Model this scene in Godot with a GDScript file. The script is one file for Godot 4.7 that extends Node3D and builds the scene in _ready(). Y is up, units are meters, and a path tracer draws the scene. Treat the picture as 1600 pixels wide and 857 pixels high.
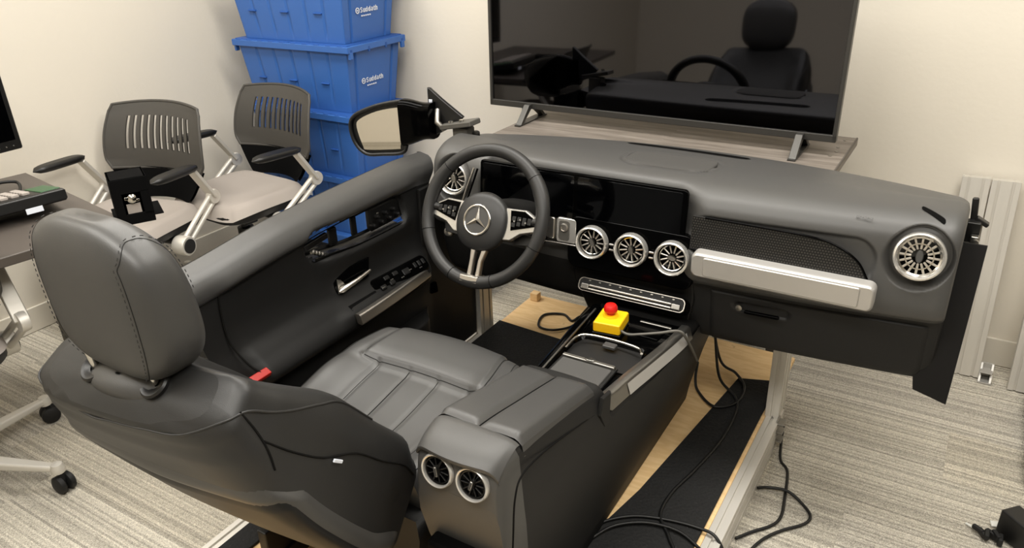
extends Node3D
# A driving-simulator cockpit in an office: everything is built here from code.

var org := Vector3.ZERO          # base of the thing being built; geometry is given in room coordinates
var used := {}
var mats := {}
var rng := RandomNumberGenerator.new()

class MB:
	var v := PackedVector3Array()
	var n := PackedVector3Array()
	var ix := PackedInt32Array()
	var T := Transform3D.IDENTITY
	var base := Transform3D.IDENTITY

	func at(x: Transform3D) -> MB:
		T = base * x
		return self

	func vert(p: Vector3, nn: Vector3) -> int:
		v.append(T * p)
		n.append((T.basis * nn).normalized())
		return v.size() - 1

	func tri(a: int, b: int, c: int) -> void:
		var g := (v[c] - v[a]).cross(v[b] - v[a])
		if g.dot(n[a] + n[b] + n[c]) < 0.0:
			ix.append_array([a, c, b])
		else:
			ix.append_array([a, b, c])

	func quad(a: int, b: int, c: int, d: int) -> void:
		tri(a, b, c)
		tri(a, c, d)

	func flat(pts: Array) -> void:
		var nn: Vector3 = (pts[2] - pts[0]).cross(pts[1] - pts[0]).normalized()
		var k := []
		for p in pts:
			k.append(vert(p, nn))
		for i in range(1, pts.size() - 1):
			tri(k[0], k[i], k[i + 1])

	# chamfered box, shaded as if rounded
	func box(c: Vector3, s: Vector3, b := 0.003, rot := Basis.IDENTITY) -> MB:
		var h := s * 0.5
		b = minf(b, minf(h.x, minf(h.y, h.z)) * 0.98)
		var id := {}
		for sx in [-1, 1]:
			for sy in [-1, 1]:
				for sz in [-1, 1]:
					for ax in 3:
						var p := Vector3(sx * h.x, sy * h.y, sz * h.z)
						var nn := Vector3.ZERO
						for k in 3:
							if k != ax:
								p[k] -= signf(p[k]) * b
						nn[ax] = [sx, sy, sz][ax]
						id[[sx, sy, sz, ax]] = vert(c + rot * p, rot * nn)
		for ax in 3:
			var a1 := (ax + 1) % 3
			var a2 := (ax + 2) % 3
			for s0 in [-1, 1]:
				var q := []
				for e in [[-1, -1], [1, -1], [1, 1], [-1, 1]]:
					var k := [0, 0, 0, ax]
					k[ax] = s0; k[a1] = e[0]; k[a2] = e[1]
					q.append(id[k])
				quad(q[0], q[1], q[2], q[3])
			for e1 in [-1, 1]:
				for e2 in [-1, 1]:
					var k1 := [0, 0, 0, a1]
					k1[a1] = e1; k1[a2] = e2; k1[ax] = -1
					var k2 := k1.duplicate(); k2[ax] = 1
					var k3 := k2.duplicate(); k3[3] = a2
					var k4 := k1.duplicate(); k4[3] = a2
					quad(id[k1], id[k2], id[k3], id[k4])
		for sx in [-1, 1]:
			for sy in [-1, 1]:
				for sz in [-1, 1]:
					tri(id[[sx, sy, sz, 0]], id[[sx, sy, sz, 1]], id[[sx, sy, sz, 2]])
		return self

	func tube(path: PackedVector3Array, r, seg := 8, closed := false, caps := true) -> MB:
		var m := path.size()
		var up := Vector3.ZERO
		var rings := []
		for i in m:
			var a: Vector3 = path[(i - 1 + m) % m] if (closed or i > 0) else path[i]
			var b: Vector3 = path[(i + 1) % m] if (closed or i < m - 1) else path[i]
			var t := (b - a).normalized()
			if up == Vector3.ZERO:
				up = t.cross(Vector3(0.31, 0.17, 0.93)).normalized()
			up = (up - t * up.dot(t)).normalized()
			var w := t.cross(up)
			var rr: float = r[i] if (r is Array or r is PackedFloat32Array) else r
			var ring := []
			for k in seg:
				var an := TAU * k / seg
				var d := up * cos(an) + w * sin(an)
				ring.append(vert(path[i] + d * rr, d))
			rings.append(ring)
			if caps and not closed and (i == 0 or i == m - 1):
				var nn := -t if i == 0 else t
				var cc := vert(path[i], nn)
				var rim := []
				for k in seg:
					var an := TAU * k / seg
					rim.append(vert(path[i] + (up * cos(an) + w * sin(an)) * rr, nn))
				for k in seg:
					tri(cc, rim[k], rim[(k + 1) % seg])
		for i in (m if closed else m - 1):
			var A: Array = rings[i]
			var B: Array = rings[(i + 1) % m]
			for k in seg:
				quad(A[k], A[(k + 1) % seg], B[(k + 1) % seg], B[k])
		return self

	# profile of (radius, height) turned round +Y
	func lathe(pr: Array, seg := 32, x := Transform3D.IDENTITY) -> MB:
		var m := pr.size()
		var segn := []
		for i in m - 1:
			var d: Vector2 = pr[i + 1] - pr[i]
			segn.append(Vector2(d.y, -d.x).normalized())
		for i in m - 1:
			var na: Vector2 = segn[i]
			var nb: Vector2 = segn[i]
			if i > 0 and segn[i - 1].dot(segn[i]) > 0.75:
				na = (segn[i - 1] + segn[i]).normalized()
			if i < m - 2 and segn[i + 1].dot(segn[i]) > 0.75:
				nb = (segn[i + 1] + segn[i]).normalized()
			var A := []
			var B := []
			for k in seg:
				var c := cos(TAU * k / seg)
				var s := sin(TAU * k / seg)
				A.append(vert(x * Vector3(pr[i].x * c, pr[i].y, pr[i].x * s), x.basis * Vector3(na.x * c, na.y, na.x * s)))
				B.append(vert(x * Vector3(pr[i + 1].x * c, pr[i + 1].y, pr[i + 1].x * s), x.basis * Vector3(nb.x * c, nb.y, nb.x * s)))
			for k in seg:
				quad(A[k], A[(k + 1) % seg], B[(k + 1) % seg], B[k])
		return self

	# outline in the XY plane pulled from z0 to z1, both rims chamfered
	func prism(poly: PackedVector2Array, z0: float, z1: float, b := 0.0, x := Transform3D.IDENTITY) -> MB:
		if Geometry2D.is_polygon_clockwise(poly):
			poly.reverse()
		var m := poly.size()
		var en := []
		for i in m:
			var d := (poly[(i + 1) % m] - poly[i]).normalized()
			en.append(Vector2(d.y, -d.x))
		var inn := PackedVector2Array()
		for i in m:
			var e := (en[(i - 1 + m) % m] as Vector2) + (en[i] as Vector2)
			var l := e.length_squared()
			inn.append(poly[i] - (e * (2.0 / maxf(l, 0.6)) * b))
		var rows := [[inn, z1, Vector3(0, 0, 1)], [poly, z1 - b, Vector3.ZERO], [poly, z0 + b, Vector3.ZERO], [inn, z0, Vector3(0, 0, -1)]]
		var ts := Geometry2D.triangulate_polygon(inn)
		for w in [0, 3]:
			var k := []
			for p in inn:
				k.append(vert(x * Vector3(p.x, p.y, rows[w][1]), x.basis * rows[w][2]))
			for i in range(0, ts.size(), 3):
				tri(k[ts[i]], k[ts[i + 1]], k[ts[i + 2]])
		for w in 3:
			if w != 1 and b <= 0.0:
				continue
			for i in m:
				var j := (i + 1) % m
				var n0: Vector2 = en[i]
				var n1: Vector2 = en[i]
				if en[i].dot(en[(i - 1 + m) % m]) > 0.75:
					n0 = (en[i] + en[(i - 1 + m) % m]).normalized()
				if en[i].dot(en[j]) > 0.75:
					n1 = (en[i] + en[j]).normalized()
				var q := []
				for e in [[i, w, n0], [j, w, n1], [j, w + 1, n1], [i, w + 1, n0]]:
					var pp: Vector2 = rows[e[1]][0][e[0]]
					var zn: Vector3 = rows[e[1]][2]
					q.append(vert(x * Vector3(pp.x, pp.y, rows[e[1]][1]), x.basis * (Vector3(e[2].x, e[2].y, 0) + zn * 1.2)))
				quad(q[0], q[1], q[2], q[3])
		return self

	# sheet or closed skin through rows of points; hint = a direction it faces, or (inside = true) a point inside it
	func grid(P: Array, closed := false, hint := Vector3.UP, inside := false, cap0 := false, cap1 := false, mask := PackedByteArray()) -> MB:
		var R := P.size()
		var C: int = P[0].size()
		var start := v.size()
		var nn := PackedVector3Array()
		var s := 0.0
		for i in R:
			for j in C:
				var l: Vector3 = P[i][(j - 1 + C) % C] if (closed or j > 0) else P[i][j]
				var r: Vector3 = P[i][(j + 1) % C] if (closed or j < C - 1) else P[i][j]
				var u: Vector3 = P[maxi(i - 1, 0)][j]
				var d: Vector3 = P[mini(i + 1, R - 1)][j]
				var q := (r - l).normalized().cross((d - u).normalized()).normalized()
				nn.append(q)
				s += q.dot(P[i][j] - hint) if inside else q.dot(hint)
		var sg := 1.0 if s >= 0 else -1.0
		for i in R:
			for j in C:
				vert(P[i][j], nn[i * C + j] * sg)
		var use := mask.size() > 0
		for i in R - 1:
			for j in (C if closed else C - 1):
				if use and mask[i * (C - 1) + j] == 0:
					continue
				var j2 := (j + 1) % C
				quad(start + i * C + j, start + i * C + j2, start + (i + 1) * C + j2, start + (i + 1) * C + j)
		for w in [[cap0, 0, 1], [cap1, R - 1, R - 2]]:
			if w[0]:
				var c := Vector3.ZERO
				var c2 := Vector3.ZERO
				for j in C:
					c += P[w[1]][j] / C
					c2 += P[w[2]][j] / C
				var dir := (c - c2).normalized()
				var cc := vert(c, dir)
				var k := []
				for j in C:
					k.append(vert(P[w[1]][j], dir))
				for j in C:
					tri(cc, k[j], k[(j + 1) % C])
		return self

	func mesh(m: Material) -> ArrayMesh:
		var a := []
		a.resize(Mesh.ARRAY_MAX)
		a[Mesh.ARRAY_VERTEX] = v
		a[Mesh.ARRAY_NORMAL] = n
		a[Mesh.ARRAY_INDEX] = ix
		var am := ArrayMesh.new()
		am.add_surface_from_arrays(Mesh.PRIMITIVE_TRIANGLES, a)
		am.surface_set_material(0, m)
		return am

func mk() -> MB:
	var b := MB.new()
	b.base = Transform3D(Basis.IDENTITY, -org)
	b.T = b.base
	return b

func numbered(called: String) -> String:
	if not used.has(called):
		used[called] = 0
		return called
	used[called] += 1
	return "%s_%03d" % [called, used[called]]

func obj(called: String, b: MB, m: Material, parent: Node = null) -> MeshInstance3D:
	var o := MeshInstance3D.new()
	o.mesh = b.mesh(m)
	o.cast_shadow = GeometryInstance3D.SHADOW_CASTING_SETTING_ON
	if parent == null:
		o.name = numbered(called)
		add_child(o)
		o.position = org
	else:
		o.name = called
		parent.add_child(o, true)
	return o

func tag(o: Node, label: String, category: String, group := "") -> Node:
	o.set_meta("label", label)
	o.set_meta("category", category)
	if group != "":
		o.set_meta("group", group)
	return o

func thing(called: String, label: String, category: String, at: Vector3, group := "") -> Node3D:
	var o := Node3D.new()
	o.name = numbered(called)
	add_child(o)
	o.position = at
	org = at
	tag(o, label, category, group)
	return o

func struct(o: Node) -> Node:
	o.set_meta("kind", "structure")
	return o

func copy(o: Node3D, called: String, label: String, group: String, at: Vector3, turn := 0.0) -> Node3D:
	var c: Node3D = o.duplicate()
	c.name = numbered(called)
	add_child(c)
	c.position = at
	c.rotation.y = turn
	tag(c, label, o.get_meta("category"), group)
	return c

# ---- small geometry helpers
func V(x: float, y: float, z: float) -> Vector3:
	return Vector3(x, y, z)

func frame(o: Vector3, zdir: Vector3, up := Vector3.UP) -> Transform3D:
	var z := zdir.normalized()
	var x := up.cross(z).normalized()
	return Transform3D(Basis(x, z.cross(x), z), o)

func yframe(o: Vector3, ydir: Vector3, ref := Vector3(0, 0, 1)) -> Transform3D:
	var y := ydir.normalized()
	var x := y.cross(ref).normalized()
	return Transform3D(Basis(x, y, x.cross(y)), o)

func spline(p: Array, n: int, closed := false) -> PackedVector3Array:
	var out := PackedVector3Array()
	var m := p.size()
	var segs := m if closed else m - 1
	for i in segs:
		var a: Vector3 = p[(i - 1 + m) % m] if (closed or i > 0) else p[0] * 2.0 - p[1]
		var b: Vector3 = p[i]
		var c: Vector3 = p[(i + 1) % m]
		var d: Vector3 = p[(i + 2) % m] if (closed or i < m - 2) else p[m - 1] * 2.0 - p[m - 2]
		for k in n:
			out.append(b.cubic_interpolate(c, a, d, float(k) / n))
	if not closed:
		out.append(p[m - 1])
	return out

func spline2(p: Array, n: int, closed := false) -> PackedVector2Array:
	var q := []
	for e in p:
		q.append(Vector3(e.x, e.y, 0))
	var out := PackedVector2Array()
	for e in spline(q, n, closed):
		out.append(Vector2(e.x, e.y))
	return out

# value of a table [[x, y], ...] at x, smooth between the entries
func tab(t: Array, x: float) -> float:
	if x <= t[0][0]:
		return t[0][1]
	for i in range(1, t.size()):
		if x <= t[i][0]:
			var f: float = (x - t[i - 1][0]) / (t[i][0] - t[i - 1][0])
			var a: float = t[i - 2][1] if i > 1 else t[i - 1][1]
			var d: float = t[i + 1][1] if i < t.size() - 1 else t[i][1]
			return lerpf(t[i - 1][1], t[i][1], f) if t.size() == 2 else cubic_interpolate(t[i - 1][1], t[i][1], a, d, f)
	return t[-1][1]

func ss(a: float, b: float, x: float) -> float:
	return smoothstep(a, b, x)

func rrect(w: float, h: float, r: float, k := 5, c := Vector2.ZERO) -> PackedVector2Array:
	var out := PackedVector2Array()
	r = minf(r, minf(w, h) * 0.499)
	for q in 4:
		var cx: float = (w * 0.5 - r) * [1, -1, -1, 1][q]
		var cy: float = (h * 0.5 - r) * [1, 1, -1, -1][q]
		for i in k + 1:
			var a := PI * 0.5 * (q + float(i) / k)
			out.append(c + Vector2(cx + r * cos(a), cy + r * sin(a)))
	return out

func ellipse(rx: float, ry: float, k := 32, c := Vector2.ZERO) -> PackedVector2Array:
	var out := PackedVector2Array()
	for i in k:
		out.append(c + Vector2(rx * cos(TAU * i / k), ry * sin(TAU * i / k)))
	return out

# signed distance to a rounded rectangle
func sd_rr(p: Vector2, c: Vector2, h: Vector2, r: float) -> float:
	var q := (p - c).abs() - h + Vector2(r, r)
	return Vector2(maxf(q.x, 0), maxf(q.y, 0)).length() + minf(maxf(q.x, q.y), 0.0) - r

# ---- materials
func mat(called: String, c: Color, rough: float, metal := 0.0, spec := 0.5) -> StandardMaterial3D:
	if mats.has(called):
		return mats[called]
	var m := StandardMaterial3D.new()
	m.resource_name = called
	m.albedo_color = c
	m.roughness = rough
	m.metallic = metal
	m.metallic_specular = spec
	m.cull_mode = BaseMaterial3D.CULL_DISABLED
	mats[called] = m
	return m

func noise_normal(freq: float, strength: float, kind := FastNoiseLite.TYPE_SIMPLEX_SMOOTH, sz := 256) -> NoiseTexture2D:
	var f := FastNoiseLite.new()
	f.seed = 7
	f.noise_type = kind
	f.frequency = freq
	var t := NoiseTexture2D.new()
	t.width = sz
	t.height = sz
	t.seamless = true
	t.as_normal_map = true
	t.bump_strength = strength
	t.noise = f
	return t

func triplanar(m: StandardMaterial3D, scale: float, world := false) -> void:
	m.uv1_triplanar = true
	m.uv1_world_triplanar = world
	m.uv1_triplanar_sharpness = 4.0
	m.uv1_scale = Vector3(scale, scale, scale)

func grained(m: StandardMaterial3D, t: Texture2D, scale: float, amount: float) -> StandardMaterial3D:
	m.normal_enabled = true
	m.normal_texture = t
	m.normal_scale = amount
	triplanar(m, scale)
	return m

func make_materials() -> void:
	var grain := noise_normal(0.22, 3.0, FastNoiseLite.TYPE_CELLULAR)
	var soft := noise_normal(0.05, 4.0)
	grained(mat("leather", Color(0.236, 0.234, 0.231), 0.43, 0.0, 0.55), grain, 14.0, 0.12)
	grained(mat("leather_dark", Color(0.125, 0.124, 0.123), 0.46, 0.0, 0.5), grain, 14.0, 0.12)
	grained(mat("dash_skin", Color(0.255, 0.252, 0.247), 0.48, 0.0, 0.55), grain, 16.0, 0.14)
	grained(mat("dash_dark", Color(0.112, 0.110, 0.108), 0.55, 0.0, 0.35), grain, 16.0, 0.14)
	grained(mat("trim_black", Color(0.09, 0.088, 0.086), 0.5, 0.0, 0.35), grain, 20.0, 0.1)
	mat("thread", Color(0.16, 0.155, 0.15), 0.7)
	mat("seam", Color(0.07, 0.068, 0.065), 0.8, 0.0, 0.2)
	mat("fine_seam", Color(0.125, 0.123, 0.12), 0.7, 0.0, 0.3)
	mat("gloss_black", Color(0.012, 0.012, 0.013), 0.10, 0.0, 0.17)
	mat("screen", Color(0.006, 0.007, 0.010), 0.06, 0.0, 0.4)
	grained(mat("door_skin", Color(0.10, 0.099, 0.098), 0.46, 0.0, 0.32), grain, 16.0, 0.1)
	mat("tv_screen", Color(0.30, 0.30, 0.315), 0.035, 1.0)
	mat("vent_chrome", Color(0.86, 0.85, 0.83), 0.24, 0.75)
	mat("plastic_black", Color(0.045, 0.044, 0.045), 0.42)
	mat("plastic_grey", Color(0.24, 0.236, 0.23), 0.42)
	mat("black_hole", Color(0.012, 0.012, 0.012), 0.8, 0.0, 0.2)
	mat("rubber", Color(0.035, 0.035, 0.036), 0.65)
	mat("chrome", Color(0.80, 0.79, 0.77), 0.14, 1.0)
	mat("satin", Color(0.82, 0.80, 0.77), 0.34, 1.0)
	mat("vent_white", Color(0.86, 0.85, 0.83), 0.30, 0.6)
	mat("steel", Color(0.62, 0.61, 0.59), 0.35, 1.0)
	grained(mat("brushed", Color(0.76, 0.75, 0.735), 0.46, 0.6), soft, 30.0, 0.05)
	mat("alu", Color(0.83, 0.815, 0.785), 0.5, 0.45)
	mat("alu_dark", Color(0.40, 0.39, 0.37), 0.6, 0.6)
	mat("red", Color(0.80, 0.09, 0.06), 0.4)
	mat("yellow", Color(0.95, 0.74, 0.06), 0.42)
	mat("red_lens", Color(0.62, 0.10, 0.07), 0.3)
	mat("mirror", Color(0.93, 0.92, 0.90), 0.02, 1.0)
	mat("bin_blue", Color(0.20, 0.385, 0.67), 0.42, 0.0, 0.5)
	mat("bin_dark", Color(0.15, 0.315, 0.59), 0.5, 0.0, 0.4)
	mat("label_white", Color(0.86, 0.88, 0.92), 0.6)
	mat("cable", Color(0.022, 0.022, 0.023), 0.5)
	mat("cloth_grey", Color(0.63, 0.60, 0.575), 0.9, 0.0, 0.2)
	mat("mesh_grey", Color(0.255, 0.245, 0.23), 0.6)
	mat("desk_top", Color(0.30, 0.275, 0.255), 0.5)
	mat("white_plastic", Color(0.82, 0.82, 0.80), 0.5)
	mat("green", Color(0.10, 0.30, 0.15), 0.4)
	mat("tv_frame", Color(0.27, 0.265, 0.255), 0.38, 0.6)
	mat("cloth_black", Color(0.05, 0.05, 0.052), 0.9, 0.0, 0.15)
	mat("board_black", Color(0.13, 0.127, 0.125), 0.85, 0.0, 0.2)
	mat("silver", Color(0.70, 0.69, 0.67), 0.45, 0.5)

	# warm white paint with a fine roller texture
	for w in [["wall_paint", Color(0.875, 0.848, 0.797)], ["base_paint", Color(0.85, 0.825, 0.775)], ["ceiling_paint", Color(0.88, 0.87, 0.84)], ["wall_grey", Color(0.56, 0.55, 0.53)]]:
		grained(mat(w[0], w[1], 0.75, 0.0, 0.25), soft, 3.0, 0.06)

	# carpet: stripes along x, each with its own tone, and a speckle of loops
	var im := Image.create(512, 512, false, Image.FORMAT_RGB8)
	var r := RandomNumberGenerator.new()
	r.seed = 11
	var rows := PackedFloat32Array()
	var slow := 0.0
	var i := 0
	while rows.size() < 512:
		slow = slow * 0.8 + r.randf_range(-0.022, 0.022)
		var w := r.randi_range(3, 9)
		var tone := 0.71 + slow + r.randf_range(-0.085, 0.075)
		for k in w:
			rows.append(tone)
	for y in range(0, 512, 2):
		for x in range(0, 512, 2):
			var spk := r.randf_range(-0.11, 0.11)
			for dy in 2:
				for dx in 2:
					var t: float = rows[y + dy] + spk + r.randf_range(-0.05, 0.05)
					im.set_pixel(x + dx, y + dy, Color(t * 1.0, t * 0.968, t * 0.90))
	var ct := ImageTexture.create_from_image(im)
	for k in 5:
		var m := mat("carpet_%d" % k, [Color(0.98, 0.98, 0.98), Color(1.0, 1.0, 1.0), Color(0.93, 0.93, 0.93), Color(0.96, 0.96, 0.965), Color(1.0, 0.995, 0.985)][k], 0.95, 0.0, 0.1)
		m.albedo_texture = ct
		m.normal_enabled = true
		m.normal_texture = noise_normal(0.3, 6.0) if k == 0 else mats["carpet_0"].normal_texture
		m.normal_scale = 0.5
		triplanar(m, 2.1, true)
		m.uv1_offset = Vector3(0.37 * k, 0.21 * k, 0.53 * k)

	# pine plywood
	var wi := Image.create(512, 256, false, Image.FORMAT_RGB8)
	var wn := FastNoiseLite.new()
	wn.seed = 5
	wn.frequency = 0.02
	for y in 256:
		for x in 512:
			var g := wn.get_noise_2d(x * 0.35, y * 3.2)
			var k := wn.get_noise_2d(x * 0.9 + 500, y * 1.5)
			var t := 0.5 + 0.5 * sin((y * 0.16 + g * 9.0))
			var c := Color(0.93, 0.80, 0.605).lerp(Color(0.86, 0.71, 0.50), t * 0.55)
			if k > 0.62:
				c = c.lerp(Color(0.5, 0.33, 0.18), (k - 0.62) * 4.0)
			wi.set_pixel(x, y, c)
	var wood := mat("plywood", Color.WHITE, 0.6, 0.0, 0.3)
	wood.albedo_texture = ImageTexture.create_from_image(wi)
	triplanar(wood, 1.1)

	# grey-brown laminate
	var li := Image.create(256, 256, false, Image.FORMAT_RGB8)
	for y in 256:
		for x in 256:
			var g := wn.get_noise_2d(x * 0.25, y * 4.0) * 0.10 + wn.get_noise_2d(x * 1.2 + 90, y * 9.0) * 0.05
			li.set_pixel(x, y, Color(0.45 + g, 0.42 + g, 0.39 + g))
	var lam := mat("laminate", Color.WHITE, 0.5, 0.0, 0.4)
	lam.albedo_texture = ImageTexture.create_from_image(li)
	triplanar(lam, 1.3)

	# black rubber mat with pale specks
	var si := Image.create(512, 512, false, Image.FORMAT_RGB8)
	si.fill(Color(0.145, 0.143, 0.142))
	for k in 500:
		var x := r.randi_range(1, 510)
		var y := r.randi_range(1, 510)
		var t := r.randf_range(0.22, 0.40)
		si.set_pixel(x, y, Color(t, t, t))
		if r.randf() < 0.25:
			si.set_pixel(x + 1, y, Color(t, t, t))
	var mt := mat("mat_rubber", Color.WHITE, 0.8, 0.0, 0.3)
	mt.albedo_texture = ImageTexture.create_from_image(si)
	mt.normal_enabled = true
	mt.normal_texture = grain
	mt.normal_scale = 0.4
	triplanar(mt, 1.7)

	# rows of small pressed dots on the passenger trim panel
	var di := Image.create(128, 128, false, Image.FORMAT_RGB8)
	for y in 128:
		for x in 128:
			var row := int(floor(y / 16.0))
			var dx := fposmod(x + (8 if row % 2 == 1 else 0), 16) - 8.0
			var dy := fposmod(y, 16) - 8.0
			var t := smoothstep(6.5, 3.5, sqrt(dx * dx + dy * dy))
			di.set_pixel(x, y, Color(0.09, 0.088, 0.085).lerp(Color(0.27, 0.26, 0.25), t))
	var dm := mat("dotted", Color.WHITE, 0.42, 0.2, 0.4)
	dm.albedo_texture = ImageTexture.create_from_image(di)
	triplanar(dm, 20.0)

	# fine perforated cloth of the loudspeaker grille and chair backs
	grained(mat("grille", Color(0.27, 0.265, 0.258), 0.65, 0.0, 0.4), noise_normal(0.45, 8.0), 20.0, 0.5)

func setup() -> void:
	var cam := Camera3D.new()
	cam.name = "camera"
	cam.transform = Transform3D(Basis(Vector3(0.854689, -0.030049, -0.518270), Vector3(-0.200662, 0.901609, -0.383191), Vector3(0.478791, 0.431506, 0.764566)), Vector3(0, 1.5, 0))
	cam.fov = 39.545
	cam.near = 0.05
	cam.far = 60.0
	add_child(cam)
	cam.current = true

	var env := Environment.new()
	env.background_mode = Environment.BG_COLOR
	env.background_color = Color(0.05, 0.05, 0.05)
	env.ambient_light_source = Environment.AMBIENT_SOURCE_DISABLED
	env.tonemap_mode = Environment.TONE_MAPPER_LINEAR
	env.tonemap_exposure = 1.0
	env.sdfgi_enabled = true
	env.ssao_enabled = true
	env.ssil_enabled = true
	var we := WorldEnvironment.new()
	we.name = "world_environment"
	we.environment = env
	add_child(we)

	# recessed fluorescent panels in the ceiling
	var lamp := mat("lamp_panel", Color(0.9, 0.9, 0.88), 0.6)
	lamp.emission_enabled = true
	lamp.emission = Color(1.0, 0.98, 0.95)
	lamp.emission_energy_multiplier = 2.2
	for p in [[-2.45, -1.60, "above the office chairs"], [-1.05, -1.60, "above the steering wheel"], [0.35, -1.60, "above the passenger end of the dashboard"], [-2.45, 0.15, "above the desk"], [-1.05, 0.15, "above the rear of the driver's seat"], [0.35, 0.15, "above the camera"]]:
		var t := thing("ceiling_light", "recessed white fluorescent ceiling panel " + p[2], "ceiling light", V(p[0], 2.70, p[1]), "ceiling light panels")
		var f := mk().at(Transform3D(Basis.IDENTITY, t.position))
		for s in [-1, 1]:
			f.box(V(s * 0.60, -0.008, 0), V(0.03, 0.02, 0.66), 0.004)
			f.box(V(0, -0.008, s * 0.315), V(1.2, 0.02, 0.03), 0.004)
		obj("frame", f, mats["white_plastic"] if mats.has("white_plastic") else lamp, t)
		var d := mk().at(Transform3D(Basis.IDENTITY, t.position))
		d.box(V(0, 0.0, 0), V(1.17, 0.012, 0.60), 0.002)
		obj("diffuser", d, lamp, t)
		var a := AreaLight3D.new()
		a.name = "panel_light"
		a.area_size = Vector2(1.17, 0.60)
		a.light_color = Color(1.0, 0.985, 0.955)
		a.light_energy = 2.35 if p[0] < -2.0 else (2.9 if p[0] < 0.0 else 3.2)
		a.area_normalize_energy = true
		a.area_range = 12.0
		a.area_attenuation = 2.0
		a.shadow_enabled = true
		a.position = V(0, -0.03, 0)
		a.rotation_degrees.x = -90
		t.add_child(a)
	org = Vector3.ZERO

func make_room() -> void:
	org = Vector3.ZERO
	var x0 := -3.12
	var x1 := 2.6
	var z0 := -2.82
	var z1 := 2.8
	var fl: Node = struct(obj("floor", mk().box(V((x0 + x1) / 2, -0.056, (z0 + z1) / 2), V(x1 - x0, 0.1, z1 - z0), 0.002), mats["carpet_1"]))
	# carpet planks, stripes along x, laid in staggered rows
	r_planks(fl, x0, z0)
	struct(obj("wall_back", mk().box(V((x0 + x1) / 2, 1.35, z0 - 0.05), V(x1 - x0 + 0.2, 2.8, 0.1), 0.002), mats["wall_paint"]))
	struct(obj("wall_left", mk().box(V(x0 - 0.05, 1.35, (z0 + z1) / 2), V(0.1, 2.8, z1 - z0 + 0.2), 0.002), mats["wall_paint"]))
	struct(obj("wall_right", mk().box(V(x1 + 0.05, 1.35, (z0 + z1) / 2), V(0.1, 2.8, z1 - z0 + 0.2), 0.002), mats["wall_grey"]))
	struct(obj("wall_front", mk().box(V((x0 + x1) / 2, 1.35, z1 + 0.05), V(x1 - x0 + 0.2, 2.8, 0.1), 0.002), mats["wall_paint"]))
	struct(obj("ceiling", mk().box(V((x0 + x1) / 2, 2.75, (z0 + z1) / 2), V(x1 - x0 + 0.2, 0.1, z1 - z0 + 0.2), 0.002), mats["ceiling_paint"]))
	struct(obj("baseboard_back", mk().box(V((x0 + x1) / 2, 0.052, z0 + 0.006), V(x1 - x0, 0.104, 0.012), 0.004), mats["base_paint"]))
	struct(obj("baseboard_left", mk().box(V(x0 + 0.006, 0.052, (z0 + z1) / 2), V(0.012, 0.104, z1 - z0 - 0.02), 0.004), mats["base_paint"]))

func r_planks(fl: Node, x0: float, z0: float) -> void:
	var r := RandomNumberGenerator.new()
	r.seed = 4
	var meshes := []
	for k in 5:
		meshes.append(MB.new().box(V(0, 0, 0), V(0.9997, 0.006, 0.2497), 0.0002).mesh(mats["carpet_%d" % k]))
	for row in 12:
		var off: float = [0.0, 0.5, 0.25, 0.75][row % 4] + r.randf_range(-0.06, 0.06)
		for c in 6:
			var xa := maxf(x0 - 1.0 + off + c, x0)
			var xb := minf(x0 + off + c, 1.2)
			if xb - xa < 0.05:
				continue
			var kind := r.randi_range(0, 4)
			var o := MeshInstance3D.new()
			o.name = "carpet_plank"
			o.mesh = meshes[kind] if xb - xa > 0.99 else MB.new().box(V(0, 0, 0), V(xb - xa - 0.0003, 0.006, 0.2497), 0.0002).mesh(mats["carpet_%d" % kind])
			o.position = V((xa + xb) / 2, -0.003, z0 + 0.125 + row * 0.25)
			fl.add_child(o, true)

# ------------------------------------------------------------------ dashboard
const DXC := -0.665
const DHALF := 0.695
var dash_P := PackedVector2Array()
var dash_D := PackedVector2Array()
var dash_N := 10

func dash_setup() -> void:
	var p := [[-2.00, .62], [-2.08, .79], [-2.102, .85], [-2.06, .868], [-1.95, .882], [-1.85, .888], [-1.77, .884], [-1.725, .868], [-1.70, .845], [-1.69, .815], [-1.684, .77], [-1.674, .72], [-1.668, .68], [-1.674, .655], [-1.70, .636], [-1.712, .60], [-1.725, .53], [-1.74, .48], [-1.77, .458], [-1.85, .46], [-1.97, .52]]
	var d := [[-2.00, .62], [-2.08, .79], [-2.102, .85], [-2.06, .868], [-1.95, .882], [-1.87, .888], [-1.80, .887], [-1.755, .876], [-1.742, .852], [-1.745, .815], [-1.742, .77], [-1.712, .745], [-1.70, .70], [-1.70, .66], [-1.705, .62], [-1.71, .58], [-1.72, .53], [-1.74, .50], [-1.77, .48], [-1.85, .47], [-1.97, .52]]
	var a := []
	var b := []
	for e in p:
		a.append(Vector2(e[0], e[1]))
	for e in d:
		b.append(Vector2(e[0], e[1]))
	dash_P = spline2(a, dash_N, true)
	dash_D = spline2(b, dash_N, true)

func dash_raw(x: float, k: int) -> Vector3:
	var t := (x - DXC) / DHALF
	var w := ss(-0.60, -0.50, x)
	var q := dash_D[k].lerp(dash_P[k], w)
	# the two end pods look like the passenger's side
	q = q.lerp(dash_P[k], ss(-1.150, -1.172, x))
	var fr := ss(-1.98, -1.80, q.x)
	var z := q.x + lerpf(0.085, -0.05, fr) * t * t
	var y := q.y - 0.012 * t * t * (1.0 - fr)
	# round off both ends
	var e := clampf((absf(x - DXC) - (DHALF - 0.03)) / 0.03, 0.0, 1.0)
	var s := 1.0 - 0.09 * (1.0 - sqrt(maxf(0.0, 1.0 - e * e)))
	return Vector3(x, 0.70 + (y - 0.70) * s, -1.88 + (z + 1.88) * s)

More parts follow.
